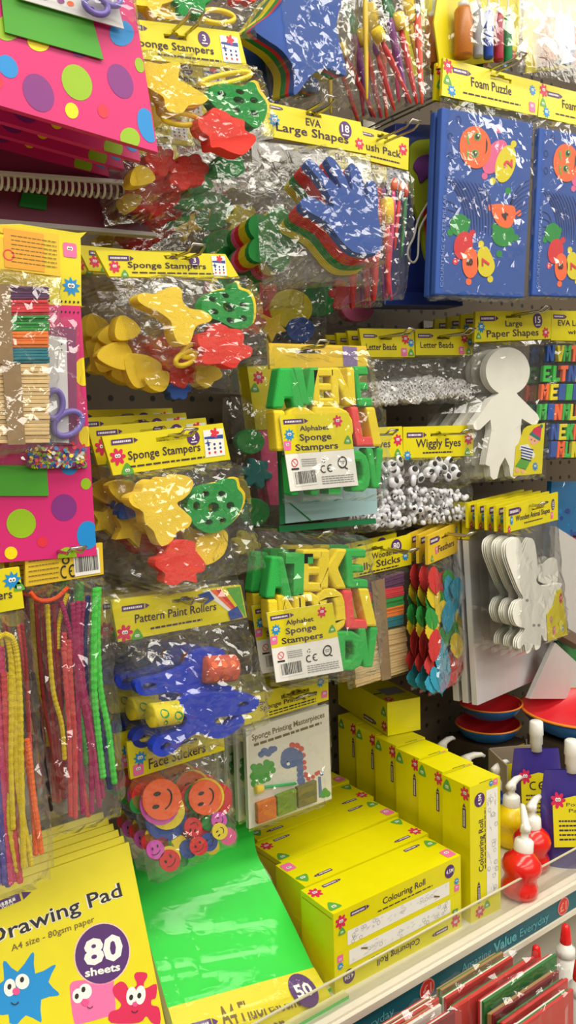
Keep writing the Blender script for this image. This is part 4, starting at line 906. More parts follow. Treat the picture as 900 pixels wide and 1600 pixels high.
al2 = alphabet(plv, 'alphabet sponge stampers pack on the lower hook, the front one', c7((110, 382), (418, 335), (470, 655), (155, 710)), 0.5,
    [('A', ALG, c7(*qd(103, 120, 222, 315, 8))), ('T', ALG, c7(*qd(205, 105, 325, 300, -6))), ('E', ALY, c7(*qd(285, 88, 375, 285, -4))), ('K', ALY, c7(*qd(362, 85, 490, 272, -6))), ('E', ALG, c7(*qd(482, 85, 575, 268, 12))),
     ('I', ALY, c7(*qd(112, 320, 165, 460, 10))), ('N', ALY, c7(*qd(165, 300, 270, 440, 10))), ('D', ALY, c7(*qd(255, 285, 365, 460, 10))), ('O', ALY, c7(*qd(345, 270, 470, 470, 15))), ('L', ALR, c7(*qd(472, 276, 565, 460, 18))), ('I', ALY, c7(*qd(535, 266, 592, 448, 42))),
     ('D', ALG, c7(*qd(440, 470, 565, 655, 0))), ('V', ALG, c7(*qd(542, 450, 632, 640, 0)))],
    52, c7((70, 0), (570, 20), (640, 655), (130, 725)))
dup(al2, (0.004, 0.042, 0.002), 'second alphabet sponge stampers pack from the front on the lower hook')
hook(485, 835, 0.325, 'chrome hook carrying the lower alphabet sponge packs')
plx = Pl(480, 640, 0.17)
pp = thing('card_sheet_pack', 'striped pack with a yellow and pink left edge, behind the upper alphabet sponges', 'craft pack', plx.M)
mb = MB(); mb.prism(IDF, plx.pts([(400, 672), (585, 664), (570, 566), (386, 572)], 0), -0.03, 0.0, YEL); motif(mb, plx.sq(404, 590, 11, 0), 'flower'); motif(mb, plx.sq(398, 606, 9, 0), 'blob'); mb.build('header_card', pp)
mb = MB(); mb.prism(IDF, plx.pts([(422, 790), (600, 778), (584, 665), (401, 673)], 0), -0.03, 0.0, C_('pink_card', 226, 70, 130, rough=0.5)); mb.build('card_stack', pp, bevel=0.001)
film(plx, pp, [(384, 560), (575, 560), (605, 800), (420, 806)], 0.02, 53, n=(8, 12), crumple=0.004)
plx = Pl(510, 790, 0.30)
bc = thing('pale_blue_sheet_pack', 'pale blue sheet with a green edge peeping out under the upper alphabet sponges', 'craft pack', plx.M)
PBL = C_('pale_blue_card', 164, 200, 206, rough=0.45); DGR = C_('dark_green_line', 20, 120, 70)
mb = MB(); mb.prism(IDF, plx.pts([(446, 818), (590, 802), (585, 690), (440, 690)], 0), -0.004, 0.0, PBL)
mb.poly(IDF, plx.pts([(437, 820), (446, 818), (440, 690), (432, 690)], 0), 0.0003, DGR); mb.poly(IDF, plx.pts([(451, 786), (453, 785), (488, 814), (485, 815)], 0), 0.0003, DGR); mb.build('card_sheet', bc)
mb = MB(); mb.prism(IDF, plx.pts([(437, 832), (588, 818), (587, 810), (436, 822)], -0.004), -0.008, -0.004, DGR); mb.build('card_sheet', bc)

# ================================================================== LOLLY STICKS
SC = [C_('stick_purple', 92, 46, 92, rough=0.7), C_('stick_red', 226, 50, 66, rough=0.7), C_('stick_green', 40, 150, 62, rough=0.7), C_('stick_orange', 246, 130, 40, rough=0.7), C_('stick_teal', 16, 124, 140, rough=0.7)]
def sticks(pl, r, quad, n, m, nm, seed, d0=0.0, d1=0.011):
    """n flat sticks lying edge-on one above the other inside a pixel quad"""
    rnd = random.Random(seed)
    for i in range(n):
        t0, t1 = i/n, (i+0.9)/n; e = rnd.uniform(-0.012, 0.012); dd = d1+rnd.uniform(-0.0012, 0.0012)
        px = [bil(quad, 0+e, t1), bil(quad, 1+e, t1), bil(quad, 1+e, t0), bil(quad, 0+e, t0)]
        mb = MB(); mb.prism(IDF, pl.pts(px, dd), d0, dd, m); mb.build(nm, r, bevel=0.0004, seg=1)
c8 = cr(0, 450, 0.2)
plo = Pl(40, 400, 0.415)
lo = thing('lolly_stick_pack', 'coloured and plain wooden lolly sticks in a pack at the left edge', 'craft pack', plo.M, 'lolly stick packs')
ys = [(c8((-120, a))[0], c8((380, a2))[0], c8((388, b2))[0], c8((-120, b))[0]) for a, a2, b2, b in ((-20, -10, 85, 90), (95, 92, 215, 218), (220, 212, 335, 338), (342, 335, 468, 470), (475, 466, 585, 590))]
for i, q in enumerate(ys): sticks(plo, lo, list(q), 5, SC[i], 'coloured_stick', i)
sticks(plo, lo, c8((-200, 596), (385, 595), (392, 1212), (-200, 1218)), 20, WOOD, 'plain_stick', 9)
mb = MB(); mb.prism(IDF, plo.pts(c8((64, 1225), (200, 1222), (160, 588), (18, 590)), 0.0135), 0.0125, 0.0135, KRA); mb.build('paper_band', lo)
mb = MB(); mb.prism(IDF, plo.pts(c8((-220, 592), (105, 590), (80, -30), (-220, -30)), 0.0135), 0.0125, 0.0135, KRA); mb.build('paper_band', lo)
def backhdr(mb, F, q):
    mb.poly(F(0.55, 0.5, 0.5), [(-.75, -.9), (1.15, -.9), (1.15, .9), (-.75, .9)], 0.0004, ORB)
    for i in range(7): scrib(mb, F(0.45, 0.2+i*0.1, 1), 0, 1.1, 0, 0.02, BROWN, 0.0006, i)
    f = F(0.42, 0.66, 0.13); ringp(mb, f, 0, 0, 0.8, 1, DOTR, 0.0006)
header(plo, lo, [(-45, 345), (92, 366), (95, 432), (-45, 414)], m=YBK, extra=backhdr, hole=(0.3, 0.22, 0.1, 0.1))
film(plo, lo, [(-45, 414), (95, 432), (86, 706), (-45, 712)], 0.024, 54, n=(9, 16), crumple=0.003, power=0.2)
plo2 = Pl(600, 870, 0.255)
lo2 = thing('lolly_stick_pack', 'wooden lolly sticks pack behind the lower alphabet sponges', 'craft pack', plo2.M, 'lolly stick packs')
header(plo2, lo2, [(505, 868), (642, 835), (643, 882), (508, 913)], [(0.55, 0.8, 0.52, 0.2, 'Wooden'), (0.32, 0.87, 0.82, 0.24, 'Lolly Sticks')], logo=(0.2, 0.3, 0.2), motifs=[('star', 0.93, 0.68, 0.17)], roundel=(0.83, 0.28, 0.25, '80'), hole=(0.58, 0.2, 0.1, 0.1), scribs=[(0.4, 0.85, 0.93, 0.05)])
for i, (a, b, e, f) in enumerate(((228, 190, 252, 270), (262, 256, 300, 312), (314, 302, 345, 358), (360, 345, 390, 400), (404, 390, 436, 452))):
    sticks(plo2, lo2, c7((560, a+30), (752, b), (756, e), (560, f+30)), 5, SC[i], 'coloured_stick', 20+i)
sticks(plo2, lo2, c7((520, 500), (764, 448), (775, 655), (528, 735)), 18, WOOD, 'plain_stick', 30)
mb = MB(); mb.prism(IDF, plo2.pts(c7((652, 702), (695, 690), (662, 222), (600, 236)), 0.0135), 0.0125, 0.0135, KRA); mb.build('paper_band', lo2)
film(plo2, lo2, [(508, 913), (643, 882), (640, 1052), (545, 1078)], 0.022, 55, n=(8, 12), crumple=0.002, power=0.2)
dup(lo2, (0, 0.035, 0), 'second lolly sticks pack from the front behind the lower alphabet sponges')
hook(600, 858, 0.255, 'chrome hook standing out of the lolly sticks header', length=0.06)

# ================================================================== FEATHERS, ANIMAL SHAPES, WHITE PAD
c9 = cr(630, 740, 0.3)
plf = Pl(695, 860, 0.25, yaw=26)
FCOL = [C_('feather_'+n, *v, rough=0.8, bump=0.6, bscale=400, var=0.15, scale=60) for n, v in dict(red=(206, 50, 50), green=(40, 150, 60), yellow=(222, 196, 30), aqua=(40, 160, 196), blue=(30, 110, 180)).items()]
fe = thing('feather_pack', 'bag of bright dyed feathers turned to the side, front one on its hook', 'craft pack', plf.M, 'feather packs')
header(plf, fe, c9((128, 325), (302, 245), (302, 400), (130, 475)), [(0.3, 0.78, 0.72, 0.22, 'Feathers')], logo=(0.06, 0.24, 0.28), motifs=[('square', 0.25, 0.62, 0.14), ('star', 0.85, 0.22, 0.14), ('flower', 0.9, 0.62, 0.14), ('blob', 0.12, 0.84, 0.14)], hole=(0.55, 0.3, 0.14, 0.09), m=YBK)
rnd = random.Random(12)
FL_ = [(165, 560, 75, 0.1, 0), (190, 590, 85, -0.3, 0), (155, 690, 80, 0.2, 1), (250, 640, 110, 0.15, 3), (235, 750, 90, -0.1, 3), (270, 800, 110, 0.05, 2), (260, 830, 90, 0.1, 1), (185, 800, 100, 0.4, 2), (165, 900, 90, -0.1, 0), (250, 1020, 80, 0.2, 0), (270, 980, 70, -0.2, 0), (200, 960, 130, 0.15, 3), (180, 1080, 75, 0.3, 3), (215, 1040, 110, -0.1, 3), (145, 1000, 60, 0, 0), (280, 900, 70, 0.1, 2), (150, 820, 60, 0, 2), (230, 900, 60, -.2, 4), (160, 640, 70, .1, 2), (215, 690, 80, .3, 1), (285, 690, 80, 0, 3), (150, 760, 60, .2, 1), (210, 860, 70, -.2, 1), (280, 1000, 60, .1, 0), (240, 560, 60, .2, 1), (280, 600, 60, -.1, 3), (150, 1100, 50, .2, 3), (200, 720, 60, -.2, 2)]
rnd.shuffle(FL_)
for i, (x, y, L, a, k) in enumerate(FL_):
    pts = []
    for t in range(19):
        s = t/18; w = 33*math.sin(math.pi*min(1, s*1.03+.02))**0.6*(1+0.1*rnd.uniform(-1, 1)); pts.append((s, w))
    up = [(x+(s-.5)*2*L*math.sin(a)+w*math.cos(a), y+(s-.5)*2*L*math.cos(a)-w*math.sin(a)) for s, w in pts]; dn = [(x+(s-.5)*2*L*math.sin(a)-w*math.cos(a), y+(s-.5)*2*L*math.cos(a)+w*math.sin(a)) for s, w in pts]
    d = 0.002+0.00045*i; mb = MB(); mb.prism(IDF, plf.pts(c9(*(up+dn[::-1])), d), d-0.0006, d, FCOL[k])
    A, B = c9((x-L*1.05*math.sin(a), y-L*1.05*math.cos(a)))[0], c9((x+L*1.1*math.sin(a), y+L*1.1*math.cos(a)))[0]; mb.tube([plf.p3(*A, d+.0002), plf.p3(*B, d+.0002)], 0.0005, FCOL[k], 5); mb.build('feather', fe)
film(plf, fe, c9((130, 475), (302, 400), (304, 1075), (135, 1165)), 0.014, 56, n=(8, 16), crumple=0.0016, power=0.25)
for i in range(2): dup(fe, (0, 0.021*(i+1), 0), '%s bag of dyed feathers from the front on the same hook' % ORD[i+1])
hook(697, 834, 0.25, 'chrome hook standing out of the feathers header', length=0.05)
plr = Pl(835, 800, 0.275, yaw=19)
an = thing('animal_shape_pack', 'bag of white card rabbit cutouts under a yellow header, front one on its hook', 'craft pack', plr.M, 'animal shape packs')
header(plr, an, c9((535, 172), (806, 96), (806, 240), (538, 308)), [(0.18, 0.84, 0.66, 0.2, 'Wooden Animal Shapes')], logo=(0.05, 0.26, 0.22), motifs=[('star', 0.1, 0.58, 0.18), ('flower', 0.05, 0.9, 0.15), ('square', 0.88, 0.78, 0.16)], roundel=(0.9, 0.4, 0.22, '15'), hole=(0.62, 0.4, 0.12, 0.08), scribs=[(0.34, 0.7, 0.8, 0.04)])
rab = smooth(c9((625, 650), (600, 600), (560, 500), (538, 430), (540, 370), (570, 340), (600, 335), (618, 370), (622, 420), (640, 370), (660, 337), (682, 350), (695, 420), (700, 520), (695, 560), (730, 585), (820, 570), (822, 590), (800, 640), (770, 720), (750, 790), (755, 860), (735, 870), (720, 840), (715, 900), (690, 920), (680, 890), (660, 930), (640, 935), (630, 890), (610, 912), (595, 905), (600, 860), (635, 810), (590, 790), (570, 730), (590, 670)), 3)
loc = None
for i in range(3):
    mb = MB(); mb.prism(IDF, plr.pts(rab, 0.012), 0.011, 0.012, WPA)
    for u, v in ((645, 660), (680, 790), (706, 790)): mb.poly(IDF, plr.pts(ell(*c9((u, v))[0], 2.4, n=8), 0.012), 0.0123, GRY)
    o = mb.build('card_rabbit', an, bevel=0.0005, seg=1); o.location = (-0.003*i, 0.0028*i, 0.001*i)
mb = MB(); mb.prism(IDF, plr.pts(c9((755, 875), (858, 838), (826, 600), (800, 610), (780, 690), (748, 735)), 0.0138), 0.0128, 0.0138, YEL)
for k, x, y, z in (('flower', 820, 650, 9), ('star', 830, 805, 6), ('pinkflower', 770, 760, 6), ('square', 785, 815, 7)): motif(mb, plr.sq(*c9((x, y))[0], z, 0.0138), k)
mb.build('yellow_insert', an)
mb = MB(); mb.prism(IDF, plr.pts(smooth(c9((705, 560), (700, 480), (730, 470), (765, 440), (800, 450), (805, 560), (760, 575)), 2), 0.006), 0.004, 0.006, WPA); mb.build('card_hedgehog', an)
film(plr, an, c9((538, 308), (806, 240), (850, 840), (560, 960)), 0.012, 57, n=(9, 12), crumple=0.0016, power=0.25)
for i in range(4): dup(an, (-0.003*(i+1), 0.019*(i+1), 0.001*(i+1)), '%s bag of white card animals from the front on the same hook' % ORD[i+1], skip=('yellow_insert', 'card_rabbit', 'card_hedgehog') if i > 1 else ('yellow_insert',))
hook(822, 789, 0.275, 'chrome hook carrying the rabbit cutout bags', length=0.03)
plz = Pl(800, 960, 0.165, yaw=19)
wp = thing('white_card_pad', 'plain white card pad hanging behind the rabbit cutouts, front one', 'paper pad', plz.M, 'white card pads')
mb = MB(); mb.prism(IDF, plz.pts(c9((388, 1208), (795, 1030), (790, 150), (340, 350)), 0.0), -0.012, 0.0, OWP); mb.build('card_block', wp, bevel=0.0008)
mb = MB(); mb.prism(IDF, plz.pts(c9((345, 345), (415, 325), (408, 150), (345, 175)), 0.001), -0.014, 0.001, YEL); motif(mb, plz.sq(*c9((375, 220))[0], 5, 0.001), 'square'); mb.build('header_card', wp)
for i in range(2): dup(wp, (-0.004*(i+1), 0.02*(i+1), 0), '%s white card pad from the front, its edge showing at the left' % ORD[i+1])
# ================================================================== SCRAPBOOK KITS, SPIRAL NOTEBOOKS
def dots(mb, pl, lst, conv, d):
    for m, u, v, a, b, rot in lst:
        px = clip(ell(u, v, a, b, rot), conv)
        if len(px) > 2: mb.poly(IDF, pl.pts(px, d), d+0.0003, m)
plk1 = Pl(150, 120, 0.43)
k1 = thing('scrapbook_kit', 'pink spotted scrapbook kit with a green card, front one at the top left corner', 'scrapbook kit', plk1.M, 'pink spotted scrapbook kits')
cov = [(-110, 132), (247, 238), (209, 0), (200, -60), (-130, -140)]
mb = MB(); mb.prism(IDF, plk1.pts(cov, 0.004), -0.004, 0.004, MAG)
R4 = 0.5
dots(mb, plk1, [(DOTP, 60, 145, 22, 32, -0.5), (LIME, 120, 129, 22, 30, -0.5), (DOTP, 188, 127, 18, 29, -0.45), (DOTY, 112, 173, 10, 13, -0.4), (DOTR, 161, 174, 8, 11, -0.4), (DOTB, 230, 196, 14, 28, -0.3), (LIME, 203, 216, 15, 17, -0.5),
    (DOTB, 12, 104, 14, 20, -0.6), (DOTY, 60, 66, 18, 14, 0.4), (LIME, 12, 44, 20, 20, 0), (DOTB, 190, 52, 19, 20, 0), (LIME, 218, 102, 7, 12, -0.3), (DOTR, -2, 130, 7, 9, 0), (DOTP, 126, 78, 14, 12, 0), (DOTP, -40, 150, 22, 32, -.5), (DOTB, -60, 100, 18, 24, -.5)], cov, 0.004)
mb.build('spotted_cover', k1)
mb = MB(); mb.prism(IDF, plk1.pts([(8, 50), (162, 93), (146, 36), (135, -40), (-5, -70)], 0.007), 0.0055, 0.007, GRC); mb.build('green_card', k1)
PL2 = C_('violet_plastic', 120, 104, 190, rough=0.3)
mb = MB(); mb.prism(IDF, plk1.pts([(28, -3), (194, 45), (175, -30), (20, -70)], 0.011), 0.0095, 0.011, OWP)
for u, v, m in ((95, 2, DOTP), (110, 6, FOR), (142, 14, DOTP), (165, 20, NAV), (70, -4, NAV)): mb.poly(IDF, plk1.pts(ell(u, v, 6, 4, .3, 10), 0.011), 0.0113, m)
mb.build('printed_card', k1)
mb = MB()
for u, v, a in ((150, 8, 20), (172, -4, 18)): mb.tube([plk1.p3(x, y, 0.018) for x, y in ell(u, v, a, a*.62, 0.5, 22)], 0.0032, PL2, 8, closed=True)
mb.build('scissor_handle', k1)
film(plk1, k1, [(-110, -120), (196, -60), (222, 58), (-110, -42)], 0.03, 61, n=(12, 8), crumple=0.004, power=0.25)
for i in range(3): dup(k1, (0.0, 0.042*(i+1), 0.003*(i+1)), '%s pink spotted scrapbook kit from the front in the top left stack' % ORD[i+1], skip=('printed_card', 'scissor_handle', 'green_card'))
pln = Pl(100, 290, 0.30)
nb = thing('spiral_notebook', 'spiral bound notebook hanging spine down behind the top pink scrapbook kits', 'notebook', pln.M)
PKB = C_('dusky_pink_cover', 130, 40, 76, rough=0.5)
mb = MB(); mb.prism(IDF, pln.pts([(-60, 282), (214, 300), (200, 150), (-60, 100)], 0.004), -0.006, 0.004, PKB); mb.build('cover', nb)
mb = MB(); mb.prism(IDF, pln.pts([(-60, 268), (196, 287), (194, 281), (-60, 262)], 0.012), -0.008, 0.012, OWP); mb.build('page_edge', nb)
mb = MB()
for i in range(26):
    u = -40+i*10; v = 276+(u+40)*0.087
    o = pln.p3(u, v+4, 0.0); mb.tube([o+V((0.001*math.sin(t)*0, 0.0075*math.cos(t), 0.0085*math.sin(t))) for t in (2*math.pi*j/12 for j in range(12))], 0.0017, WHT, 6, closed=True)
mb.build('spiral_binding', nb)
pln2 = Pl(100, 350, 0.27)
nb2 = thing('sketch_pad', 'dark pink pad with a pale page edge hanging above the left lolly sticks', 'paper pad', pln2.M)
mb = MB(); mb.prism(IDF, pln2.pts([(-70, 338), (243, 366), (190, 318), (180, 295), (-70, 280)], 0.0), -0.004, 0.0, PKB); mb.build('cover', nb2)
mb = MB(); mb.prism(IDF, pln2.pts([(-70, 345), (246, 369), (242, 363), (-70, 336)], 0.004), -0.012, 0.004, OWP); mb.build('page_edge', nb2)
mb = MB(); mb.prism(IDF, pln2.pts([(30, 322), (72, 328), (74, 306), (36, 300)], 0.003), 0.0, 0.003, FGR); mb.build('green_sticker', nb2)
plk2 = Pl(70, 600, 0.385)
k2 = thing('scrapbook_kit', 'pink spotted scrapbook kit with scissors and confetti, behind the left lolly sticks', 'scrapbook kit', plk2.M, 'pink spotted scrapbook kits')
cov = [(-80, 885), (151, 868), (139, 680), (126, 478), (-80, 470)]
mb = MB(); mb.prism(IDF, plk2.pts(cov, 0.004), -0.008, 0.004, MAG)
dots(mb, plk2, [(DOTP, 100, 793, 20, 21, 0), (LIME, 33, 818, 23, 23, 0), (DOTB, 137, 836, 17, 22, 0), (DOTY, 17, 864, 10, 10, 0), (DOTR, 66, 847, 8, 8, 0), (LIME, 105, 870, 15, 15, 0), (DOTB, 108, 728, 14, 14, 0), (LIME, 134, 756, 8, 9, 0), (DOTY, 130, 581, 14, 22, 0), (DOTY, 135, 682, 12, 16, 0), (DOTP, -20, 850, 20, 21, 0)], cov, 0.004)
for i in range(9): mb.poly(IDF, plk2.pts(ell(70+i*6.5, 486+i*.3, 1.4, 2, n=6), 0.004), 0.0044, BLK)
mb.build('spotted_cover', k2)
mb = MB(); q = [(-60, 476), (127, 478), (126, 365), (-60, 352)]
mb.prism(IDF, plk2.pts(smooth([(127, 478), (127, 470), (126, 372), (122, 364), (-60, 352), (-60, 476), (118, 478)], 2), 0.003), -0.012, 0.003, YEL)
for i in range(9): mb.poly(IDF, plk2.pts(ell(70+i*6.5, 470+i*.3, 1.6, 2.2, n=6), 0.003), 0.0034, BLK)
for k, u, v, z in (('square', 109, 391, 13), ('star', 111, 448, 15)): motif(mb, plk2.sq(u, v, z, 0.003), k)
mb.build('header_card', k2)
mb = MB(); mb.prism(IDF, plk2.pts([(-60, 775), (76, 775), (73, 728), (-60, 726)], 0.006), 0.004, 0.006, GRC); mb.build('green_card', k2)
mb = MB(); mb.prism(IDF, plk2.pts([(50, 690), (108, 692), (104, 528), (76, 524), (50, 520)], 0.009), 0.0075, 0.009, OWP)
for i in range(2): mb.poly(IDF, plk2.pts(ell(96, 538+i*9, 1.4, n=6), 0.009), 0.0093, DTX)
mb.build('ruler', k2)
mb = MB(); mb.prism(IDF, plk2.pts([(80, 695), (121, 695), (119, 511), (96, 511), (80, 511)], 0.007), 0.0055, 0.007, C_('plum_card', 140, 60, 106, rough=0.5)); mb.build('plum_card', k2)
mb = MB()
for u, v, a, b, rot in ((84, 632, 14, 22, 0.1), (106, 662, 24, 17, -0.6)): mb.tube([plk2.p3(x, y, 0.014) for x, y in ell(u, v, a, b, rot, 24)], 0.0035, PL2, 8, closed=True)
mb.prism(IDF, plk2.pts([(70, 690), (84, 690), (86, 650), (76, 650)], 0.013), 0.011, 0.013, CHR); mb.build('scissors', k2)
rnd = random.Random(3); mb = MB(); CC = [DOTR, DOTB, LIME, DOTY, DOTP, WHT, NAV]
for i in range(420):
    u, v = rnd.uniform(45, 134), 730-abs(rnd.gauss(0, 1))*17*(0.5+0.5*(u-45)/90)
    o = plk2.p3(u, min(v, 729), rnd.uniform(.006, .014)); f = Fr(o, V((1, rnd.uniform(-.5, .5), rnd.uniform(-.5, .5)))*0.0022, V((rnd.uniform(-.5, .5), rnd.uniform(-.5, .5), 1))*0.0022)
    mb.poly(f, ell(0, 0, 1, n=6), 0, rnd.choice(CC))
mb.build('confetti', k2, kind='stuff')
film(plk2, k2, [(-60, 490), (124, 492), (137, 734), (-60, 736)], 0.026, 62, n=(10, 12), crumple=0.003, power=0.25)
dup(k2, (0, 0.05, 0), 'second pink spotted scrapbook kit from the front behind the left lolly sticks')

# ================================================================== PATTERN ROLLERS
c10 = cr(160, 890, 0.3)
pro = Pl(285, 940, 0.372)
ro = thing('paint_roller_pack', 'pattern paint rollers pack with blue handles, front one', 'craft pack', pro.M, 'paint roller packs')
def rthumb(mb, F, q):
    f = lambda pts: pro.pts([bil(q, s, t) for s, t in pts], 0.002)
    for i, (m, a) in enumerate(((WHT, 0), (FOR, 0.06), (FRD, 0.1), (FYE, 0.14), (GRP, 0.18))): mb.poly(IDF, f([(0.70+a, 0.04), (0.99, 0.04), (0.99, 0.98), (0.93+a*.3, 0.98)]), 0.0024+0.0002*i, m)
    mb.poly(IDF, f([(0.66, .12), (0.75, .06), (0.78, .3), (0.7, .42)]), 0.0036, NAV); mb.poly(IDF, f([(0.86, .72), (0.94, .6), (0.97, .95), (0.87, .98)]), 0.0036, NAV)
header(pro, ro, [(173, 938), (376, 914), (386, 965), (185, 1003)], [(0.15, 0.78, 0.62, 0.21, 'Pattern Paint Rollers')], logo=(0.07, 0.24, 0.2), motifs=[('flower', 0.06, 0.82, 0.22), ('blob', 0.15, 0.9, 0.17)], hole=(0.56, 0.22, 0.1, 0.09), scribs=[(0.26, 0.66, 0.82, 0.05)], extra=rthumb)
def handle(px, holes, d0, d1, nm='roller_handle'):
    mb = MB(); mb.prism(IDF, pro.pts(smooth(px, 3), d1), d0, d1, PLB, holes=[pro.pts(h, d1) for h in holes]); return mb.build(nm, ro, bevel=0.004, seg=3)
handle(c10((170, 605), (195, 578), (300, 556), (430, 505), (480, 435), (560, 410), (620, 415), (640, 440), (625, 466), (565, 472), (535, 500), (560, 590), (650, 600), (690, 630), (640, 650), (500, 640), (420, 645), (330, 640), (240, 658), (190, 648)), [ell(*c10((245, 608))[0], 12, 5.5, -0.15)], 0.004, 0.016)
handle(c10((400, 720), (450, 665), (540, 640), (640, 640), (720, 640), (800, 662), (816, 695), (785, 738), (700, 760), (600, 770), (590, 800), (640, 815), (700, 770), (735, 765), (738, 800), (690, 845), (620, 880), (560, 872), (500, 852), (430, 890), (380, 942), (320, 975), (272, 962), (262, 920), (300, 872), (370, 850), (425, 820), (440, 770)),
    [ell(*c10((330, 920))[0], 9, 5, -0.5), ell(*c10((735, 702))[0], 9, 4, -0.2)], 0.016, 0.03)
def roller(px, mbody, mpat, pat, nm):
    a, b, e, f = [pro.p3(*p, 0.03) for p in px]    # TL TR BR BL
    top = (a+f)/2; bot = (b+e)/2; r0 = (a-f).length/2; ax = bot-top; mb = MB()
    n = 26; axn = ax.normalized(); p1 = (a-f).normalized(); p2 = axn.cross(p1)
    mb.lathe(top+V((0, r0*0.7, 0)), [(r0*.85, 0), (r0, ax.length*.04), (r0, ax.length*.96), (r0*.85, ax.length)], mbody, n, axn); o = mb.build(nm, ro)
    mb = MB()
    for s, t, rr, k in pat:
        for w in range(3):
            th = (t-0.5)*2.2+w*2.1-2.1
            ctr = top+V((0, r0*.7, 0)); pts = []
            for j in range(10):
                an_ = 2*math.pi*j/10; ss = s+rr*math.cos(an_)*r0*2/ax.length; tt = th+rr*2*math.sin(an_)*k
                pts.append(ctr+axn*ax.length*ss+(p1*math.sin(-tt)+V((0, -1, 0))*math.cos(tt))*r0*1.03)
            mb.add(pts, [tuple(range(10)) if True else ()], mpat)
    mb.build('raised_pattern', o)
roller(c10((540, 465), (712, 456), (716, 585), (560, 602)), C_('roller_coral', 196, 84, 60, rough=0.8), C_('roller_orange', 240, 110, 60, rough=0.8), [(s, t, 0.13, 1) for s in (.2, .5, .8) for t in (.25, .75)], 'foam_roller')
roller(c10((256, 712), (408, 690), (432, 815), (276, 832)), C_('roller_yellow', 226, 206, 40, rough=0.8), C_('roller_green', 30, 146, 70, rough=0.8), [(.35, .35, .2, 1), (.35, .75, .1, 1.6), (.8, .5, .2, 1), (.78, .9, .12, 1.4)], 'foam_roller')
film(pro, ro, [(185, 1003), (386, 966), (424, 1130), (238, 1190)], 0.05, 71, crumple=0.0065, ridges=30)
pof = Pl(280, 925, 0.374); film(pof, ro, drape=False, quad=[(170, 930), (379, 905), (390, 972), (182, 1008)], bulge=0.008, seed=72, n=(10, 5), crumple=0.0025, name='header_film'); kids(ro)[-1].matrix_local = ro.matrix_world.inverted() @ pof.M
for i in range(3): dup(ro, (0, 0.055*(i+1), -0.006*(i+1)), '%s pattern paint rollers pack from the front' % ORD[i+1])
hook(288, 937, 0.372, 'chrome hook carrying the pattern paint rollers packs')

# ================================================================== FACE STICKERS
c11 = cr(180, 1130, 0.24444)
pfs = Pl(275, 1160, 0.345)
fa = thing('face_sticker_pack', 'bag of foam face stickers with the big orange smiling face, front one', 'craft pack', pfs.M, 'face sticker packs')
header(pfs, fa, [(198, 1161), (348, 1122), (351, 1172), (204, 1218)], [(0.2, 0.8, 0.87, 0.28, 'Face Stickers')], motifs=[('star', 0.12, 0.5, 0.2), ('square', 0.09, 0.8, 0.18), ('blob', 0.92, 0.3, 0.18)])
FM = dict(o=FOR, p=FPK, y=C_('foam_light_yellow', 236, 216, 50, rough=0.75), b=FBL, r=FRD, g=FGR, v=C_('foam_violet', 214, 90, 190, rough=0.75))
def face(x, y, r, k, lv, fc=1, ang=0.0):
    d = 0.004+0.0022*lv; mb = MB(); u, v = c11((x, y))[0]; px = ell(u, v, r*.2444*0.95, r*.2444, 0.15, 26)
    mb.prism(IDF, pfs.pts(px, d), d-0.002, d, FM[k])
    if fc:
        f = pfs.sq(u, v, r*.2444, d, ang)
        for sx in (-.3, .3): mb.poly(f, ell(sx, .3, .11, .2, n=10), 0.0003, DTX)
        sm = [(0.55*math.sin(t), -.05-.5*math.cos(t)) for t in (-1.2+2.4*i/10 for i in range(11))]; si = [(0.48*math.sin(t), -.03-.42*math.cos(t)) for t in (-1.2+2.4*i/10 for i in range(11))]
        for i in range(10): mb.poly(f, [sm[i], sm[i+1], si[i+1], si[i]], 0.0003, DTX)
    mb.build('face_sticker', fa)
for a in ((190, 470, 90, 'r', 0, 0), (150, 520, 60, 'g', 0, 0), (650, 500, 100, 'r', 1, 0), (660, 470, 90, 'r', 0, 0), (545, 480, 105, 'g', 2, 0), (500, 480, 90, 'r', 1, 0), (325, 615, 140, 'b', 2, 0), (330, 560, 122, 'y', 3, 0), (285, 520, 132, 'v', 4, 0), (300, 488, 132, 'o', 6, 1, 1.4), (585, 470, 118, 'y', 3, 0), (578, 475, 112, 'o', 5, 1, 1.5),
          (500, 665, 60, 'r', 6, 1, 2.8), (600, 640, 50, 'g', 3, 0), (560, 690, 50, 'r', 2, 0), (665, 622, 52, 'v', 5, 1, 1.2), (722, 725, 56, 'p', 4, 0), (670, 693, 52, 'y', 7, 1, 2.0), (258, 810, 60, 'v', 6, 1, 0.2), (350, 880, 70, 'r', 6, 1, 0.6), (350, 860, 72, 'y', 4, 0), (330, 800, 50, 'g', 2, 0), (300, 770, 45, 'r', 2, 0), (410, 770, 55, 'y', 2, 0),
          (470, 805, 60, 'b', 3, 0), (600, 762, 58, 'b', 5, 1, 1.5), (535, 787, 60, 'r', 7, 1, 0.5), (620, 790, 50, 'y', 3, 0), (240, 720, 50, 'y', 1, 0), (220, 760, 55, 'r', 1, 0), (370, 730, 40, 'b', 1, 0), (430, 880, 40, 'g', 1, 0)): face(*a)
film(pfs, fa, [(204, 1218), (352, 1173), (362, 1310), (232, 1378)], 0.026, 73, crumple=0.0022, power=0.2)
dup(fa, (0, 0.035, 0), 'second bag of foam face stickers from the front'); dup(fa, (0, 0.07, 0), 'third bag of foam face stickers from the front')
hook(272, 1152, 0.345, 'chrome hook carrying the face sticker bags')

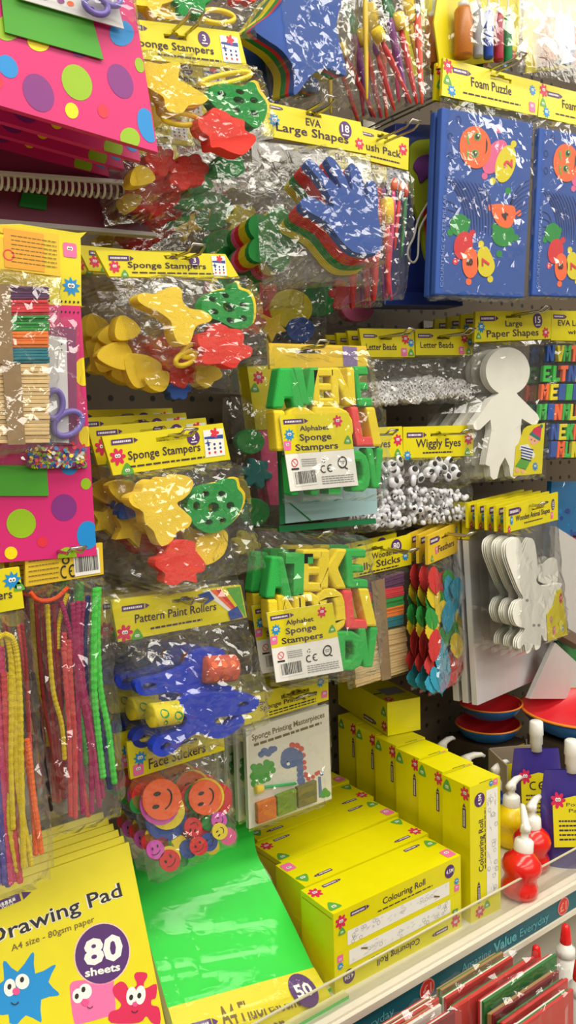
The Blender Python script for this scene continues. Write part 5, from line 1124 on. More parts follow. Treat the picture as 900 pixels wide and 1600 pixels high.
# ================================================================== SPONGE PRINTING SET
c12 = cr(360, 1040, 0.22222)
psp = Pl(450, 1090, 0.285)
spk = thing('sponge_printing_set', 'sponge printing set with the blue dinosaur card, front one', 'craft pack', psp.M, 'sponge printing sets')
header(psp, spk, c12((60, 225), (688, 68), (690, 240), (100, 420)), [(0.2, 0.86, 0.66, 0.17, 'Sponge Printing Set')], logo=(0.12, 0.4, 0.15), motifs=[('star', 0.91, 0.2, 0.2), ('square', 0.95, 0.72, 0.16)], hole=(0.62, 0.38, 0.16, 0.14), scribs=[(0.3, 0.85, 0.8, 0.05), (0.3, 0.85, 0.9, 0.04)])
D = 0.004; mb = MB(); mb.prism(IDF, psp.pts(c12((132, 1150), (712, 935), (690, 276), (108, 448)), D), -0.004, D, C_('ivory_card', 226, 222, 206, rough=0.6))
A, B, T = c12((152, 528), (662, 360), (148, 488)); mb.text(psp.fr(A, B, T, D), 'Sponge Printing Masterpieces', BROWN, d=0.0004, bold=0.015)
A, B = c12((165, 560), (640, 402)); f = psp.fr(A, B, (A[0]-1, A[1]-40*.222), D); scrib(mb, f, 0, 1, 0, 0.45, BROWN, 0.0004)
SBL = C_('dab_blue', 92, 112, 160); SGR = C_('dab_green', 70, 160, 60); SRD = C_('dab_red', 206, 92, 80)
def bl(lst, m, k=1):
    for x, y, r in lst: mb.poly(IDF, psp.pts(ell(*c12((x, y))[0], r*.222, n=14), D), D+0.0002*k, m)
bl([(215, 625, 22), (240, 605, 28), (265, 615, 26), (290, 592, 26), (310, 585, 20)], SBL); bl([(165, 715, 26), (205, 710, 25), (255, 685, 26), (285, 695, 25), (295, 735, 24), (245, 735, 40), (190, 755, 40), (225, 790, 40), (165, 780, 30), (170, 830, 28), (260, 790, 26)], SGR)
bl([(435, 560, 22), (470, 562, 20), (498, 585, 20), (512, 630, 18), (518, 680, 17), (520, 718, 17), (528, 768, 20), (548, 795, 16), (580, 782, 15), (605, 760, 15), (622, 750, 14)], SRD)
bl([(425, 645, 72), (400, 675, 50), (470, 640, 45), (485, 690, 28), (490, 730, 26), (492, 770, 26), (495, 810, 30)], SBL, 2); bl([(405, 690, 12)], WHT, 3); bl([(400, 675, 6)], DTX, 4)
bl([(640, 760, 14)], SBL, 2); mb.poly(IDF, psp.pts(c12((615, 780), (635, 780), (645, 920), (622, 930)), D), D+.0004, SBL); bl([(650, 905, 26), (680, 900, 24), (665, 880, 20)], SGR, 2)
mb.build('picture_card', spk)
mb = MB(); mb.tube([psp.p3(*p, 0.008) for p in c12((215, 858), (460, 828))], 0.0022, C_('stick_bright_green', 20, 180, 90, rough=0.4), 8); st = mb.build('dabber_stick', spk)
mb = MB(); mb.lathe(psp.p3(*c12((228, 862))[0], 0.008), [(0.003, 0), (0.006, 0.001), (0.0065, 0.012), (0.004, 0.0135)], SPY, 14, psp.p3(*c12((165, 875))[0], 0.008)-psp.p3(*c12((228, 862))[0], 0.008)); mb.build('sponge_tip', st)
for m, q in ((C_('swatch_orange', 206, 104, 30, rough=0.85), ((192, 975), (322, 928), (328, 1072), (196, 1118))), (C_('swatch_green', 110, 140, 30, rough=0.85), ((330, 920), (466, 868), (470, 1012), (336, 1066))), (C_('swatch_olive', 112, 108, 50, rough=0.85), ((474, 860), (608, 808), (612, 958), (480, 1006)))):
    mb = MB(); mb.prism(IDF, psp.pts(c12(*q)[::-1], 0.012), 0.0042, 0.012, m); mb.build('sponge_pad', spk, bevel=0.0012)
film(psp, spk, c12((100, 420), (692, 240), (716, 945), (132, 1165)), 0.018, 74, crumple=0.0015, power=0.15)
for i in range(3): dup(spk, (0, 0.028*(i+1), 0), '%s sponge printing set from the front' % ORD[i+1])
hook(455, 1082, 0.285, 'chrome hook carrying the sponge printing sets', length=0.03, wide=0.03)

# ================================================================== PIPE CLEANERS
FZ = {k: C_('chenille_'+k, *v, rough=0.95, bump=0.8, bscale=900, var=0.25, scale=500) for k, v in dict(orange=(240, 90, 40), darkred=(150, 24, 30), yellow=(226, 200, 20), coral=(214, 76, 80), magenta=(170, 30, 96), navy=(34, 50, 120), green=(70, 214, 70), vorange=(250, 110, 40), pink=(214, 70, 120), violet=(90, 84, 170), black=(40, 26, 28)).items()}
def clean(pl, r, pts, w, m, d=0.01, sc_=None):
    q = smooth(pts, 14, False); k = (pl.p3(pts[0][0]+w*1.2, pts[0][1], d)-pl.p3(*pts[0], d)).length/2
    mb = MB(); mb.tube([pl.p3(u, v, d) for u, v in q], k, FZ[m], 7, fuzz=0.09); mb.build('pipe_cleaner', r)
c13 = cr(0, 850, 0.2874)
ppc = Pl(100, 900, 0.385)
pc = thing('pipe_cleaner_pack', 'pipe cleaners pack with bright green stems and a barcode header', 'craft pack', ppc.M, 'pipe cleaner packs')
def bkh(mb, F, q):
    f = F(0.66, 0.93, 1.0); f.ex = f.ex*0.78; barcode(mb, Fr(f(-.1, 0), f.ex*1.05, f.ey*0.78))
    f = F(0.44, 0.95, 0.42); ce_mark(mb, f); ringp(mb, F(0.52, 0.4, 0.12), 0, 0, .6, 1, DTX, 0.0006)
    for i in range(5): scrib(mb, F(0.04, 0.3+i*.14, 1), 0, 0.9, 0, 0.03, BROWN, 0.0006, i)
header(ppc, pc, [(39, 862), (160, 848), (162, 897), (40, 917)], m=YBK, extra=bkh)
for w, m, d, pts in ((18, 'darkred', .006, ((195, 320), (215, 600), (245, 900), (330, 1330))), (16, 'darkred', .008, ((225, 310), (250, 600), (280, 900), (345, 1380))), (20, 'orange', .02, ((165, 262), (200, 300), (255, 308), (310, 290), (370, 235))), (22, 'yellow', .014, ((258, 330), (268, 550), (290, 800), (335, 980), (352, 1170))), (20, 'yellow', .01, ((370, 270), (345, 330), (318, 450), (316, 570))),
    (18, 'darkred', .01, ((290, 330), (310, 600), (330, 900), (350, 1340))), (24, 'coral', .016, ((350, 480), (355, 700), (375, 1000), (385, 1480))), (24, 'coral', .018, ((375, 520), (385, 750), (405, 1050), (410, 1490))), (24, 'coral', .016, ((345, 560), (372, 800), (430, 1200), (480, 1480))), (22, 'magenta', .018, ((330, 310), (365, 420), (395, 560), (420, 800), (450, 1470))),
    (24, 'magenta', .02, ((395, 320), (410, 520), (430, 760), (490, 1100), (500, 1460))), (24, 'magenta', .022, ((425, 310), (425, 520), (440, 760), (500, 1060), (540, 1430))), (22, 'magenta', .018, ((455, 310), (440, 500), (455, 760), (500, 980), (560, 1380))), (24, 'navy', .012, ((480, 280), (462, 500), (465, 720), (490, 950), (600, 1320))),
    (30, 'green', .022, ((520, 240), (510, 500), (512, 800), (535, 1050), (560, 1270))), (28, 'green', .02, ((535, 235), (530, 480), (545, 780), (590, 1020), (622, 1300))), (26, 'navy', .014, ((545, 900), (570, 1100), (600, 1330))), (18, 'black', .004, ((180, 700), (215, 1000), (280, 1450)))):
    clean(ppc, pc, c13(*pts), w*.2874, m, d)
film(ppc, pc, [(40, 917), (162, 898), (190, 1275), (80, 1312)], 0.036, 75, n=(10, 18), crumple=0.003, power=0.25)
for i in range(2): dup(pc, (0, 0.05*(i+1), 0), '%s barcode side pipe cleaners pack from the front' % ORD[i+1])
hook(100, 860, 0.385, 'chrome hook carrying the pipe cleaners with green stems')
pp2 = Pl(0, 930, 0.42)
pc2 = thing('pipe_cleaner_pack', 'pipe cleaners pack with fat yellow stems cut by the left edge', 'craft pack', pp2.M, 'pipe cleaner packs')
header(pp2, pc2, [(-105, 905), (30, 886), (38, 950), (-98, 975)], [(0.1, 0.88, 0.70, 0.2, 'Pipe Cleaners')], logo=(0.05, 0.2, 0.2), motifs=[('star', 0.9, 0.3, 0.22), ('blob', 0.97, 0.46, 0.14)], hole=(0.5, 0.15, 0.1, 0.1))
for w, m, d, pts in ((26, 'yellow', .024, ((-20, 520), (30, 500), (58, 620), (62, 900), (60, 1200), (72, 1550))), (28, 'yellow', .026, ((20, 490), (70, 520), (95, 640), (110, 900), (115, 1200), (130, 1760))), (26, 'yellow', .024, ((60, 600), (85, 900), (95, 1300), (160, 1680), (170, 1750))), (24, 'yellow', .02, ((40, 700), (60, 1200), (50, 1500), (95, 1780))),
    (20, 'coral', .018, ((105, 440), (130, 640), (150, 850), (165, 1150))), (18, 'darkred', .02, ((118, 430), (140, 620), (148, 820), (155, 1020))), (26, 'vorange', .022, ((145, 1060), (165, 1200), (185, 1400), (215, 1600))), (26, 'vorange', .02, ((140, 1100), (175, 1330), (200, 1500), (225, 1680))), (26, 'vorange', .018, ((150, 1180), (180, 1420), (195, 1690))),
    (30, 'pink', .016, ((5, 560), (20, 800), (35, 1200), (60, 1600), (85, 1830))), (30, 'pink', .016, ((-30, 560), (-5, 900), (20, 1300), (60, 1850))), (30, 'coral', .02, ((22, 700), (35, 1000), (70, 1500), (110, 1840))), (30, 'violet', .014, ((-30, 1150), (0, 1400), (25, 1850))), (30, 'violet', .014, ((-60, 1150), (-30, 1400), (-10, 1850))), (30, 'violet', .012, ((-5, 1200), (20, 1500), (45, 1860)))):
    clean(pp2, pc2, c13(*pts), w*.2874, m, d)
film(pp2, pc2, [(-98, 975), (38, 950), (80, 1372), (-40, 1412)], 0.038, 76, n=(10, 18), crumple=0.003, power=0.25)
dup(pc2, (0, 0.05, 0), 'second pack behind the pipe cleaners with fat yellow stems')
hook(-38, 912, 0.42, 'chrome hook carrying the pipe cleaners with fat yellow stems')

# ================================================================== DRAWING PADS
def lean(u1, v1, Y1, u2, v2):
    """tilt that lets a vertical side run through two pixels on one x"""
    A = P(u1, v1, Y1); lo_, hi = Y1-0.35, Y1
    for _ in range(50):
        m_ = (lo_+hi)/2
        if P(u2, v2, m_).x > A.x: hi = m_     # farther back means larger x on a right-going ray
        else: lo_ = m_
        if abs(P(u2, v2, m_).x-A.x) < 1e-6: break
    best = min((abs(P(u2, v2, Y1-k*0.002).x-A.x), k) for k in range(150))[1]*0.002
    B = P(u2, v2, Y1-best); return math.degrees(math.atan2(best, B.z-A.z))
TL_ = lean(256, 1590, 0.425, 201, 1316)
pdp = Pl(256, 1590, 0.425, tilt=min(max(TL_, 4), 30))
dp = thing('drawing_pad', 'yellow drawing pad with the blue star doodle, front one of the stack', 'drawing pad', pdp.M, 'yellow drawing pads')
D = 0.002
a0, b0 = pdp.L(201, 1316, D), pdp.L(256, 1590, D); xr = (a0[0]+b0[0])/2; W4, H4 = 0.235, 0.345
mb = MB(); yb = max(a0[1]-H4, (SZ+.012-pdp.A.z)/pdp.e2.z)
mb.prism(IDF, [(xr-W4, yb), (xr, yb), (xr, a0[1]), (xr-W4, a0[1])], -0.0012, D, YEL)
def ppoly(px, m, k=1): mb.poly(IDF, pdp.pts(px, D), D+0.0002*k, m)
ct = cr(0, 1270, 0.28889)
A, B, T = ct((-62, 720), (662, 448), (-80, 640)); mb.text(pdp.fr(A, B, T, D), 'Drawing Pad', C_('pad_white', 236, 232, 215), d=0.0003, bold=0.05); mb.text(pdp.fr(A, B, T, D), 'Drawing Pad', DTX, d=0.0006, bold=0.012)
A, B, T = ct((62, 750), (512, 588), (58, 716)); mb.text(pdp.fr(A, B, T, D), 'A4 size - 80gsm paper', BROWN, d=0.0004, bold=0.01)
ppoly(ell(*ct((552, 762))[0], 43.5, 49.5, 0.35, 36), C_('pad_pink_rim', 240, 200, 190), 1); ppoly(ell(*ct((552, 762))[0], 41.5, 47.5, 0.35, 36), PUR, 2)
A, B, T = ct((455, 826), (666, 782), (448, 690)); mb.text(pdp.fr(A, B, T, D), '80', WHT, d=0.0008, bold=0.04)
A, B, T = ct((460, 888), (650, 850), (456, 845)); mb.text(pdp.fr(A, B, T, D), 'sheets', WHT, d=0.0008, bold=0.03)
A, B = ct((-150, 560), (170, 428)); crayon(mb, pdp.fr(A, B, (A[0]-20, A[1]-70), D))
A, B, T = ct((10, 520), (72, 492), (4, 494)); mb.text(pdp.fr(A, B, T, D), 'ions', WHT, d=0.0009)
ppoly(smooth(ct((-60, 930), (-20, 925), (22, 905), (15, 815), (35, 805), (95, 860), (165, 765), (185, 765), (190, 870), (285, 825), (300, 832), (262, 915), (315, 970), (310, 990), (222, 1010), (225, 1120), (210, 1128), (140, 1095), (95, 1142), (50, 1135), (45, 1090), (-30, 1085)), 2), BLP, 1)
ppoly(smooth(ct((378, 970), (385, 920), (440, 905), (600, 905), (615, 930), (625, 1070), (600, 1095), (440, 1140), (400, 1130)), 3), PNK, 1)
ppoly(smooth(ct((615, 985), (610, 945), (650, 912), (680, 925), (700, 955), (740, 930), (725, 885), (740, 862), (790, 865), (795, 890), (778, 920), (785, 950), (845, 925), (842, 1000), (820, 1010), (820, 1040), (860, 1055), (865, 1140), (820, 1135), (790, 1100), (750, 1135), (600, 1135), (592, 1080), (640, 1062), (655, 1035), (635, 1010)), 3), RSP, 2)
for x, y, a, b in ((52, 945, 32, 48), (120, 912, 38, 42), (420, 990, 30, 40), (460, 965, 36, 42), (710, 990, 28, 50), (758, 985, 28, 52)): ppoly(ell(*ct((x, y))[0], a*.289, b*.289, 0.1), WHT, 3)
for x, y in ((50, 940), (118, 902), (414, 992), (450, 955), (708, 998), (752, 988)): ppoly(ell(*ct((x, y))[0], 3.2, 4.6, 0.2, 12), DTX, 4)
for x, y, r_ in ((86, 965, 20), (460, 1025, 20), (728, 1035, 14)): ppoly(ell(*ct((x, y))[0], r_*.289), C_('nose_pink', 236, 80, 140), 5)
for x, y, s in ((78, 1015, 24), (484, 1040, 18), (726, 1062, 20)):
    o = [(x+s*math.sin(t), y+s*math.cos(t)) for t in (-1.1+2.4*i/8 for i in range(9))]; i_ = [(x+s*.75*math.sin(t), y+s*.75*math.cos(t)) for t in (-1.1+2.4*i/8 for i in range(9))]
    for i in range(8): ppoly(ct(o[i], o[i+1], i_[i+1], i_[i]), DTX, 6)
mb.build('cover', dp)
mb = MB(); mb.prism(IDF, [(xr-W4, yb), (xr-0.0015, yb), (xr-0.0015, a0[1]-0.002), (xr-W4, a0[1]-0.002)], -0.009, -0.0012, WPA); mb.build('paper_block', dp)
mb = MB(); mb.prism(IDF, [(xr-W4, a0[1]-0.012), (xr, a0[1]-0.012), (xr, a0[1]+0.0005), (xr-W4, a0[1]+0.0005)], -0.010, D+0.0003, YEL); mb.build('binding', dp)
for i in range(5): dup(dp, (-0.0008*(i+1), 0.0132*(i+1), 0.003*(i+1)), '%s yellow drawing pad from the front of the stack' % ORD[i+1])

# ================================================================== FLUORESCENT PAPER
rows = [((206, 1330), (390, 1252), 0.20), ((207, 1350), (396, 1300), 0.235), ((210, 1380), (402, 1335), 0.265), ((218, 1420), (425, 1378), 0.30), ((232, 1470), (452, 1432), 0.335), ((246, 1520), (474, 1478), 0.37), ((262, 1575), (490, 1512), 0.395), ((272, 1612), (510, 1545), 0.415), ((281, 1640), (526, 1572), 0.426), ((289, 1672), (540, 1598), 0.434)]
_a, _b = P(289, 1672, 0.434), P(540, 1598, 0.434)
rows.append((proj((_a.x+.004, -.438, SZ+.006)), proj((_b.x+.004, -.438, SZ+.006)), 0.438))
def sheetpt(s, t):
    k = t*(len(rows)-1); i = min(int(k), len(rows)-2); f = k-i
    def at(j): return rows[max(0, min(len(rows)-1, j))]
    def cm(g): 
        a, b, c_, d = g(at(i-1)), g(at(i)), g(at(i+1)), g(at(i+2)); return 0.5*((2*b)+(-a+c_)*f+(2*a-5*b+4*c_-d)*f*f+(-a+3*b-3*c_+d)*f**3)
    u = cm(lambda r: r[0][0])*(1-s)+cm(lambda r: r[1][0])*s; v = cm(lambda r: r[0][1])*(1-s)+cm(lambda r: r[1][1])*s; Y = cm(lambda r: r[2])
    return P(u, v, Y)
O4 = P(380, 1500, 0.36)
def sheet(name, parent, mfun, off=0.0, ns=10, nt=36, m0=None, thick=0.0, crumple=0.0, seed=1, back=True):
    rnd = random.Random(seed); g = []
    RL = [((.25, .52), (.30, .40), .022, .9), ((.22, .66), (.32, .80), .03, 1.2), ((.35, .80), (.62, .70), .03, .9), ((.72, .58), (.78, .80), .02, 1.1), ((.12, .8), (.3, .86), .03, 1.0), ((.5, .84), (.7, .76), .03, .7), ((.08, .45), (.1, .6), .02, .5)]
    def rdg(s, t):
        b = 0.0
        for (a0_, a1_), (b0_, b1_), w_, h_ in RL:
            dx, dy = b0_-a0_, b1_-a1_; L2 = dx*dx+dy*dy; k_ = max(0, min(1, ((s-a0_)*dx+(t-a1_)*dy)/L2)); dd = math.hypot(s-a0_-k_*dx, t-a1_-k_*dy)
            b = max(b, h_*max(0, 1-dd/(w_*.75)))
        return b+0.05*abs(noise.noise(V((s*9, t*14, 0))))
    for j in range(nt+1):
        row = []
        for i in range(ns+1):
            s, t = i/ns, j/nt; p = sheetpt(s, t); e = 1e-3
            n = (sheetpt(min(1, s+e), t)-sheetpt(s-e, t)).cross(sheetpt(s, min(1, t+e))-sheetpt(s, t-e)); n.normalize()
            if n.y > 0: n = -n
            w = off+(crumple*rdg(s, t) if 0 < i < ns and 0 < j < nt else 0)
            row.append((p+n*w-O4, p+n*(w-thick)-O4))
        g.append(row)
    mb = MB(); W_ = ns+1
    vs = [a for r in g for a, b in r]; 
    mats_ = {}
    for j in range(nt):
        for i in range(ns):
            a = j*W_+i; mats_.setdefault(mfun((i+.5)/ns, (j+.5)/nt), []).append((a, a+W_, a+W_+1, a+1))
    for m, fs in mats_.items():
        mb.add(vs, fs, m, smooth=not crumple)
    if thick:
        vb = [b for r in g for a, b in r]; n0 = len(vs); fs = [(n0+j*W_+i, n0+j*W_+i+1, n0+(j+1)*W_+i+1, n0+(j+1)*W_+i) for j in range(nt) for i in range(ns)]
        for j in range(nt):
            for i in (0, ns): a = j*W_+i; fs.append((a, a+W_, n0+a+W_, n0+a))
        for i in range(ns):
            for j in (0, nt): a = j*W_+i; fs.append((a, a+1, n0+a+1, n0+a))
        mb.add(vs+vb, fs, m0)
    o = mb.build(name, parent); return o
fp4 = thing('fluorescent_paper_pack', 'bagged fluorescent green paper with a yellow label marked 50, uppermost of its pile', 'paper pad', O4, 'fluorescent paper packs')
sheet('paper_block', fp4, lambda s, t: FLG, 0.0, thick=0.012, m0=C_('sheet_edge_mix', 226, 220, 160, rough=0.7))
T0, T1 = 0.60, 0.96
mbl = MB()
def lab(s, t, d): 
    tt = T0+(T1-T0)*t; p = sheetpt(s, tt); e = 1e-3
    n = (sheetpt(min(1, s+e), tt)-sheetpt(s-e, tt)).cross(sheetpt(s, min(1, tt+e))-sheetpt(s, tt-e)); n.normalize()
    return p+(n if n.y < 0 else -n)*d-O4
vs = [lab(i/8, j/8, 0.0012) for j in range(9) for i in range(9)]; mbl.add(vs, [(j*9+i, (j+1)*9+i, (j+1)*9+i+1, j*9+i+1) for j in range(8) for i in range(8)], YEL)
def LF(s, t, s1, t1):
    o = lab(s, t, 0.0018); ex = lab(s1, t, 0.0018)-o; ey = lab(s, t1, 0.0018)-o; n = ex.cross(ey).normalized(); return Fr(o, ex, ey, n)
mbl.text(LF(0.30, 0.40, 0.80, 0.14), 'A4 Fluorescent', BROWN, d=0.0003, bold=0.02); mbl.text(LF(0.45, 0.66, 0.66, 0.46), 'Paper', BROWN, d=0.0003, bold=0.02)
f = LF(0.86, 0.22, 0.93, 0.04); mbl.poly(f, ell(0, 0, 1.15, 1.15), 0.0002, PUR); mbl.text(f, '50', WHT, -0.75, -0.4, 1.5, 0.85, 0.0004, 0.03); f = LF(0.9, 0.62, 0.955, 0.45); motif(mbl, f, 'star', 0.0003); crayon(mbl, LF(0.06, 0.3, 0.28, -0.2), 0.0003)
mbl.poly(LF(0.5, 0.86, 0.9, 0.76), [(0, 0), (1, 0), (1, 1), (0, 1)], 0.0003, WHT); mbl.build('paper_label', fp4)
FILM2 = film_mat('matt_clear_film', base=0.0, k=0.55, rough=0.07, haze=0.015)
sheet('clear_bag', fp4, lambda s, t: FILM2, 0.003, crumple=0.0034, nt=70, ns=44)
for i in range(2): dup(fp4, (0.004*(i+1), 0.027*(i+1), 0.0), '%s fluorescent paper pack from the top of the pile' % ORD[i+1])
# ================================================================== COLOURING ROLL BOXES
BL_, BD_, BH_ = 0.252, 0.075, 0.0585
def artband(mb, f, w, h, seed):
    mb.poly(f, [(0, 0), (w, 0), (w, h), (0, h)], 0.0003, WHT); rnd = random.Random(seed)
    for i in range(46):
        x, y = rnd.uniform(.03, .97)*w, rnd.uniform(.12, .88)*h; r = rnd.uniform(.06, .16)*h
        k = rnd.random()
        if k < .5: ringp(mb, f, x, y, r*.82, r, GRY, 0.0005, 9)
        else: mb.poly(f, [(x-r, y), (x+r, y+r*.4), (x+r, y+r*.4+h*.02), (x-r, y+h*.02)], 0.0005, GRY)
CRK = C_('box_crease', 150, 134, 6, rough=0.6)
def long_box(seed):
    """lying box, origin at its base centre, printed face towards the aisle"""
    mb = MB(); x, y, z = BL_/2, BD_/2, BH_
    mb.box((-x, -y, 0), (x, y, z), YBX)
    F = Fr((-x, -y, 0), (1, 0, 0), (0, 0, 1), (0, -1, 0)); w = BL_
    artband(mb, Fr(F(0.024, 0.004), F.ex, F.ey, F.n), w-0.05, 0.021, seed)
    mb.text(F, 'Colouring Roll', TXT, 0.09, 0.039, 0.085, 0.0095, 0.0004, 0.012); scrib(mb, Fr(F(0.08, 0.032), F.ex*0.11, F.ey, F.n), 0, 1, 0, 0.0018, TXT)
    crayon(mb, Fr(F(0.03, 0.047), F.ex*.035, F.ey*.035, F.n))
    f = Fr(F(w-0.025, 0.041), F.ex*.0105, F.ey*.0105, F.n); mb.poly(f, ell(0, 0, 1), 0.0004, PUR); mb.text(f, '4.5M', WHT, -.75, -.25, 1.5, .6, 0.0006, .02)
    motif(mb, Fr(F(0.013, 0.043), F.ex*.0105, F.ey*.0105, F.n), 'flower'); motif(mb, Fr(F(0.014, 0.029), F.ex*.007, F.ey*.007, F.n), 'blob')
    motif(mb, Fr(F(w-0.01, 0.02), F.ex*.006, F.ey*.006, F.n), 'star'); motif(mb, Fr(F(w-0.01, 0.009), F.ex*.006, F.ey*.006, F.n), 'square')
    mb.poly(Fr(F(w-0.06, .012), F.ex, F.ey, F.n), [(0, 0), (.012, -.004), (.013, -.002), (.001, .003)], 0.0007, BROWN)
    T = Fr((-x, -y, z), (1, 0, 0), (0, 1, 0), (0, 0, 1))
    for px, py, k in ((0.012, 0.016, 'blob'), (0.012, 0.056, 'flower'), (w-0.012, 0.016, 'square'), (w-0.012, 0.056, 'blob')): motif(mb, Fr(T(px, py), T.ex*.011, T.ey*.012, T.n), k)
    crayon(mb, Fr(T(0.03, 0.062), T.ex*.034, T.ey*.034, T.n)); crayon(mb, Fr(T(w-0.06, 0.062), T.ex*.034, T.ey*.034, T.n))
    E_ = Fr((-x, y, 0), (0, -1, 0), (0, 0, 1), (-1, 0, 0)); mb.poly(E_, [(0.003, 0.0495), (BD_-.003, .0495), (BD_-.003, .0505), (.003, .0505)], 0.0004, CRK)
    return mb
GB = 'colouring roll boxes lying on the shelf'
b0 = tag(long_box(1).build('colouring_roll_box', bevel=0.0012), 'yellow colouring roll box lying frontmost, upper of its pair by the shelf lip', 'box', GB)
b0.matrix_world = Matrix.Translation((0.779, -0.385, SZ+BH_+0.0003)) @ Matrix.Rotation(math.radians(-1), 4, 'Z')
lowf = b0.copy(); COL.objects.link(lowf); lowf['label'] = 'yellow colouring roll box with upside down print, frontmost at the bottom of the lying stack'
lowf.matrix_world = Matrix.Translation((0.779, -0.385, SZ+BH_)) @ Matrix.Rotation(math.radians(180), 4, 'Y') @ Matrix.Rotation(math.radians(1), 4, 'Z')
for i in range(1, 5):
    x, y = 0.779+0.0115*i, -0.385+0.0785*i
    for lv in (0, 1):
        o = b0.copy(); COL.objects.link(o); o.matrix_world = Matrix.Translation((x, y, SZ+lv*(BH_+.0003))) @ Matrix.Rotation(math.radians((-1)**i*0.8-1 + (1 if lv else 0)), 4, 'Z')
        if i % 2: o.matrix_world = o.matrix_world @ Matrix.Rotation(math.radians(180), 4, 'Z')
        o['label'] = '%s yellow colouring roll box from the front in the %s lying layer' % (ORD[i], 'upper' if lv else 'lower')
UW, UD, UH = 0.068, 0.060, 0.222
def tall_box():
    mb = MB(); mb.box((-UW/2, -UD/2, 0), (UW/2, UD/2, UH), YBX)
    F = Fr((-UW/2, -UD/2, 0), (1, 0, 0), (0, 0, 1), (0, -1, 0))
    artband(mb, Fr(F(0.062, 0.03), V((0, 0, 1)), V((-1, 0, 0)), F.n), UH-0.045, 0.026, 4)
    V_ = Fr(F(0.029, 0.0), V((0, 0, 1)), V((-1, 0, 0)), F.n)
    mb.text(V_, 'Colouring Roll', TXT, 0.078, 0.0, 0.085, 0.0105, 0.0004, 0.012); scrib(mb, Fr(F(0.033, 0.08), V((0, 0, .1)), V((-1, 0, 0)), F.n), 0, 1, 0, 0.0016, TXT)
    f = Fr(F(0.021, UH-.026), F.ex*.0115, F.ey*.0115, F.n); mb.poly(f, ell(0, 0, 1), 0.0004, PUR); mb.text(Fr(f.o, f.ey, -f.ex, f.n), '4.5M', WHT, -.75, -.3, 1.5, .6, 0.0006, .02)
    crayon(mb, Fr(F(0.018, 0.028), V((0, 0, 1))*.035, V((-1, 0, 0))*.035, F.n)); motif(mb, Fr(F(0.02, 0.013), F.ex*.0105, F.ey*.0105, F.n), 'flower'); motif(mb, Fr(F(0.036, 0.02), F.ex*.008, F.ey*.008, F.n), 'blob')
    motif(mb, Fr(F(0.057, UH-.006), F.ex*.0055, F.ey*.0055, F.n), 'square'); motif(mb, Fr(F(0.047, UH-.006), F.ex*.0055, F.ey*.0055, F.n), 'star')
    S = Fr((-UW/2, UD/2, 0), (0, -1, 0), (0, 0, 1), (-1, 0, 0))
    for a, b, k in ((0.011, UH-.014, 'blob'), (UD-0.01, UH-.014, 'flower')): motif(mb, Fr(S(a, b), S.ex*.01, S.ey*.012, S.n), k)
    crayon(mb, Fr(S(UD-0.012, UH-.07), V((0, 0, 1))*.04, V((0, 1, 0))*.04, S.n))
    T = Fr((-UW/2, -UD/2, UH), (1, 0, 0), (0, 1, 0), (0, 0, 1)); mb.poly(T, [(0.022, 0.0003), (0.05, 0.0003), (0.05, 0.0016), (0.022, 0.0016)], 0.0003, DTX)
    mb.poly(T, [(0.002, UD-.003), (UW-.002, UD-.003), (UW-.002, UD-.002), (.002, UD-.002)], 0.0003, CRK)
    return mb
t0 = tag(tall_box().build('colouring_roll_box', bevel=0.0012), 'yellow colouring roll box standing upright, frontmost beside the red pump bottles', 'box', 'colouring roll boxes standing on end')
t0.matrix_world = Matrix.Translation((0.958, -0.40, SZ)) @ Matrix.Rotation(math.radians(-3), 4, 'Z')
for i in range(1, 6):
    o = t0.copy(); COL.objects.link(o); o.matrix_world = Matrix.Translation((0.958+.0105*i, -0.40+.0645*i, SZ)) @ Matrix.Rotation(math.radians(-3+(-1)**i*0.8), 4, 'Z')
    o['label'] = '%s upright yellow colouring roll box counted from the shelf front' % ORD[i]
zt = SZ+UH+0.0015; A = PZ(606, 1150, zt); B = PZ(657, 1140, zt); dx = (B-A); dx.z = 0; yw = math.atan2(dx.y, dx.x)
mb = MB(); w, h, L_ = dx.length, 0.062, 0.225
mb.box((0, 0, 0), (w, L_, h), YBX); F = Fr((0, 0, 0), (1, 0, 0), (0, 0, 1), (0, -1, 0))
S = Fr((0, L_, 0), (0, -1, 0), (0, 0, 1), (-1, 0, 0)); T = Fr((0, 0, h), (1, 0, 0), (0, 1, 0), (0, 0, 1))
motif(mb, Fr(S(L_-.012, .014), S.ex*.01, S.ey*.011, S.n), 'flower'); motif(mb, Fr(S(L_-.013, .042), S.ex*.01, S.ey*.011, S.n), 'blob'); crayon(mb, Fr(S(L_-.09, .01), S.ex*.05, S.ey*.05, S.n))
motif(mb, Fr(T(.012, .014), T.ex*.01, T.ey*.012, T.n), 'flower'); mb.poly(T, [(.02, .035), (w-.008, .035), (w-.008, .075), (.02, .075)], 0.0003, GRY); mb.poly(T, [(.001, .05), (.019, .05), (.019, .055), (.001, .055)], .0003, TXT)
o = tag(mb.build('colouring_roll_box', bevel=0.0012), 'yellow box lying lengthwise on top of the upright colouring roll boxes', 'box', 'colouring roll boxes standing on end')
o.matrix_world = Matrix.Translation(A) @ Matrix.Rotation(yw, 4, 'Z')

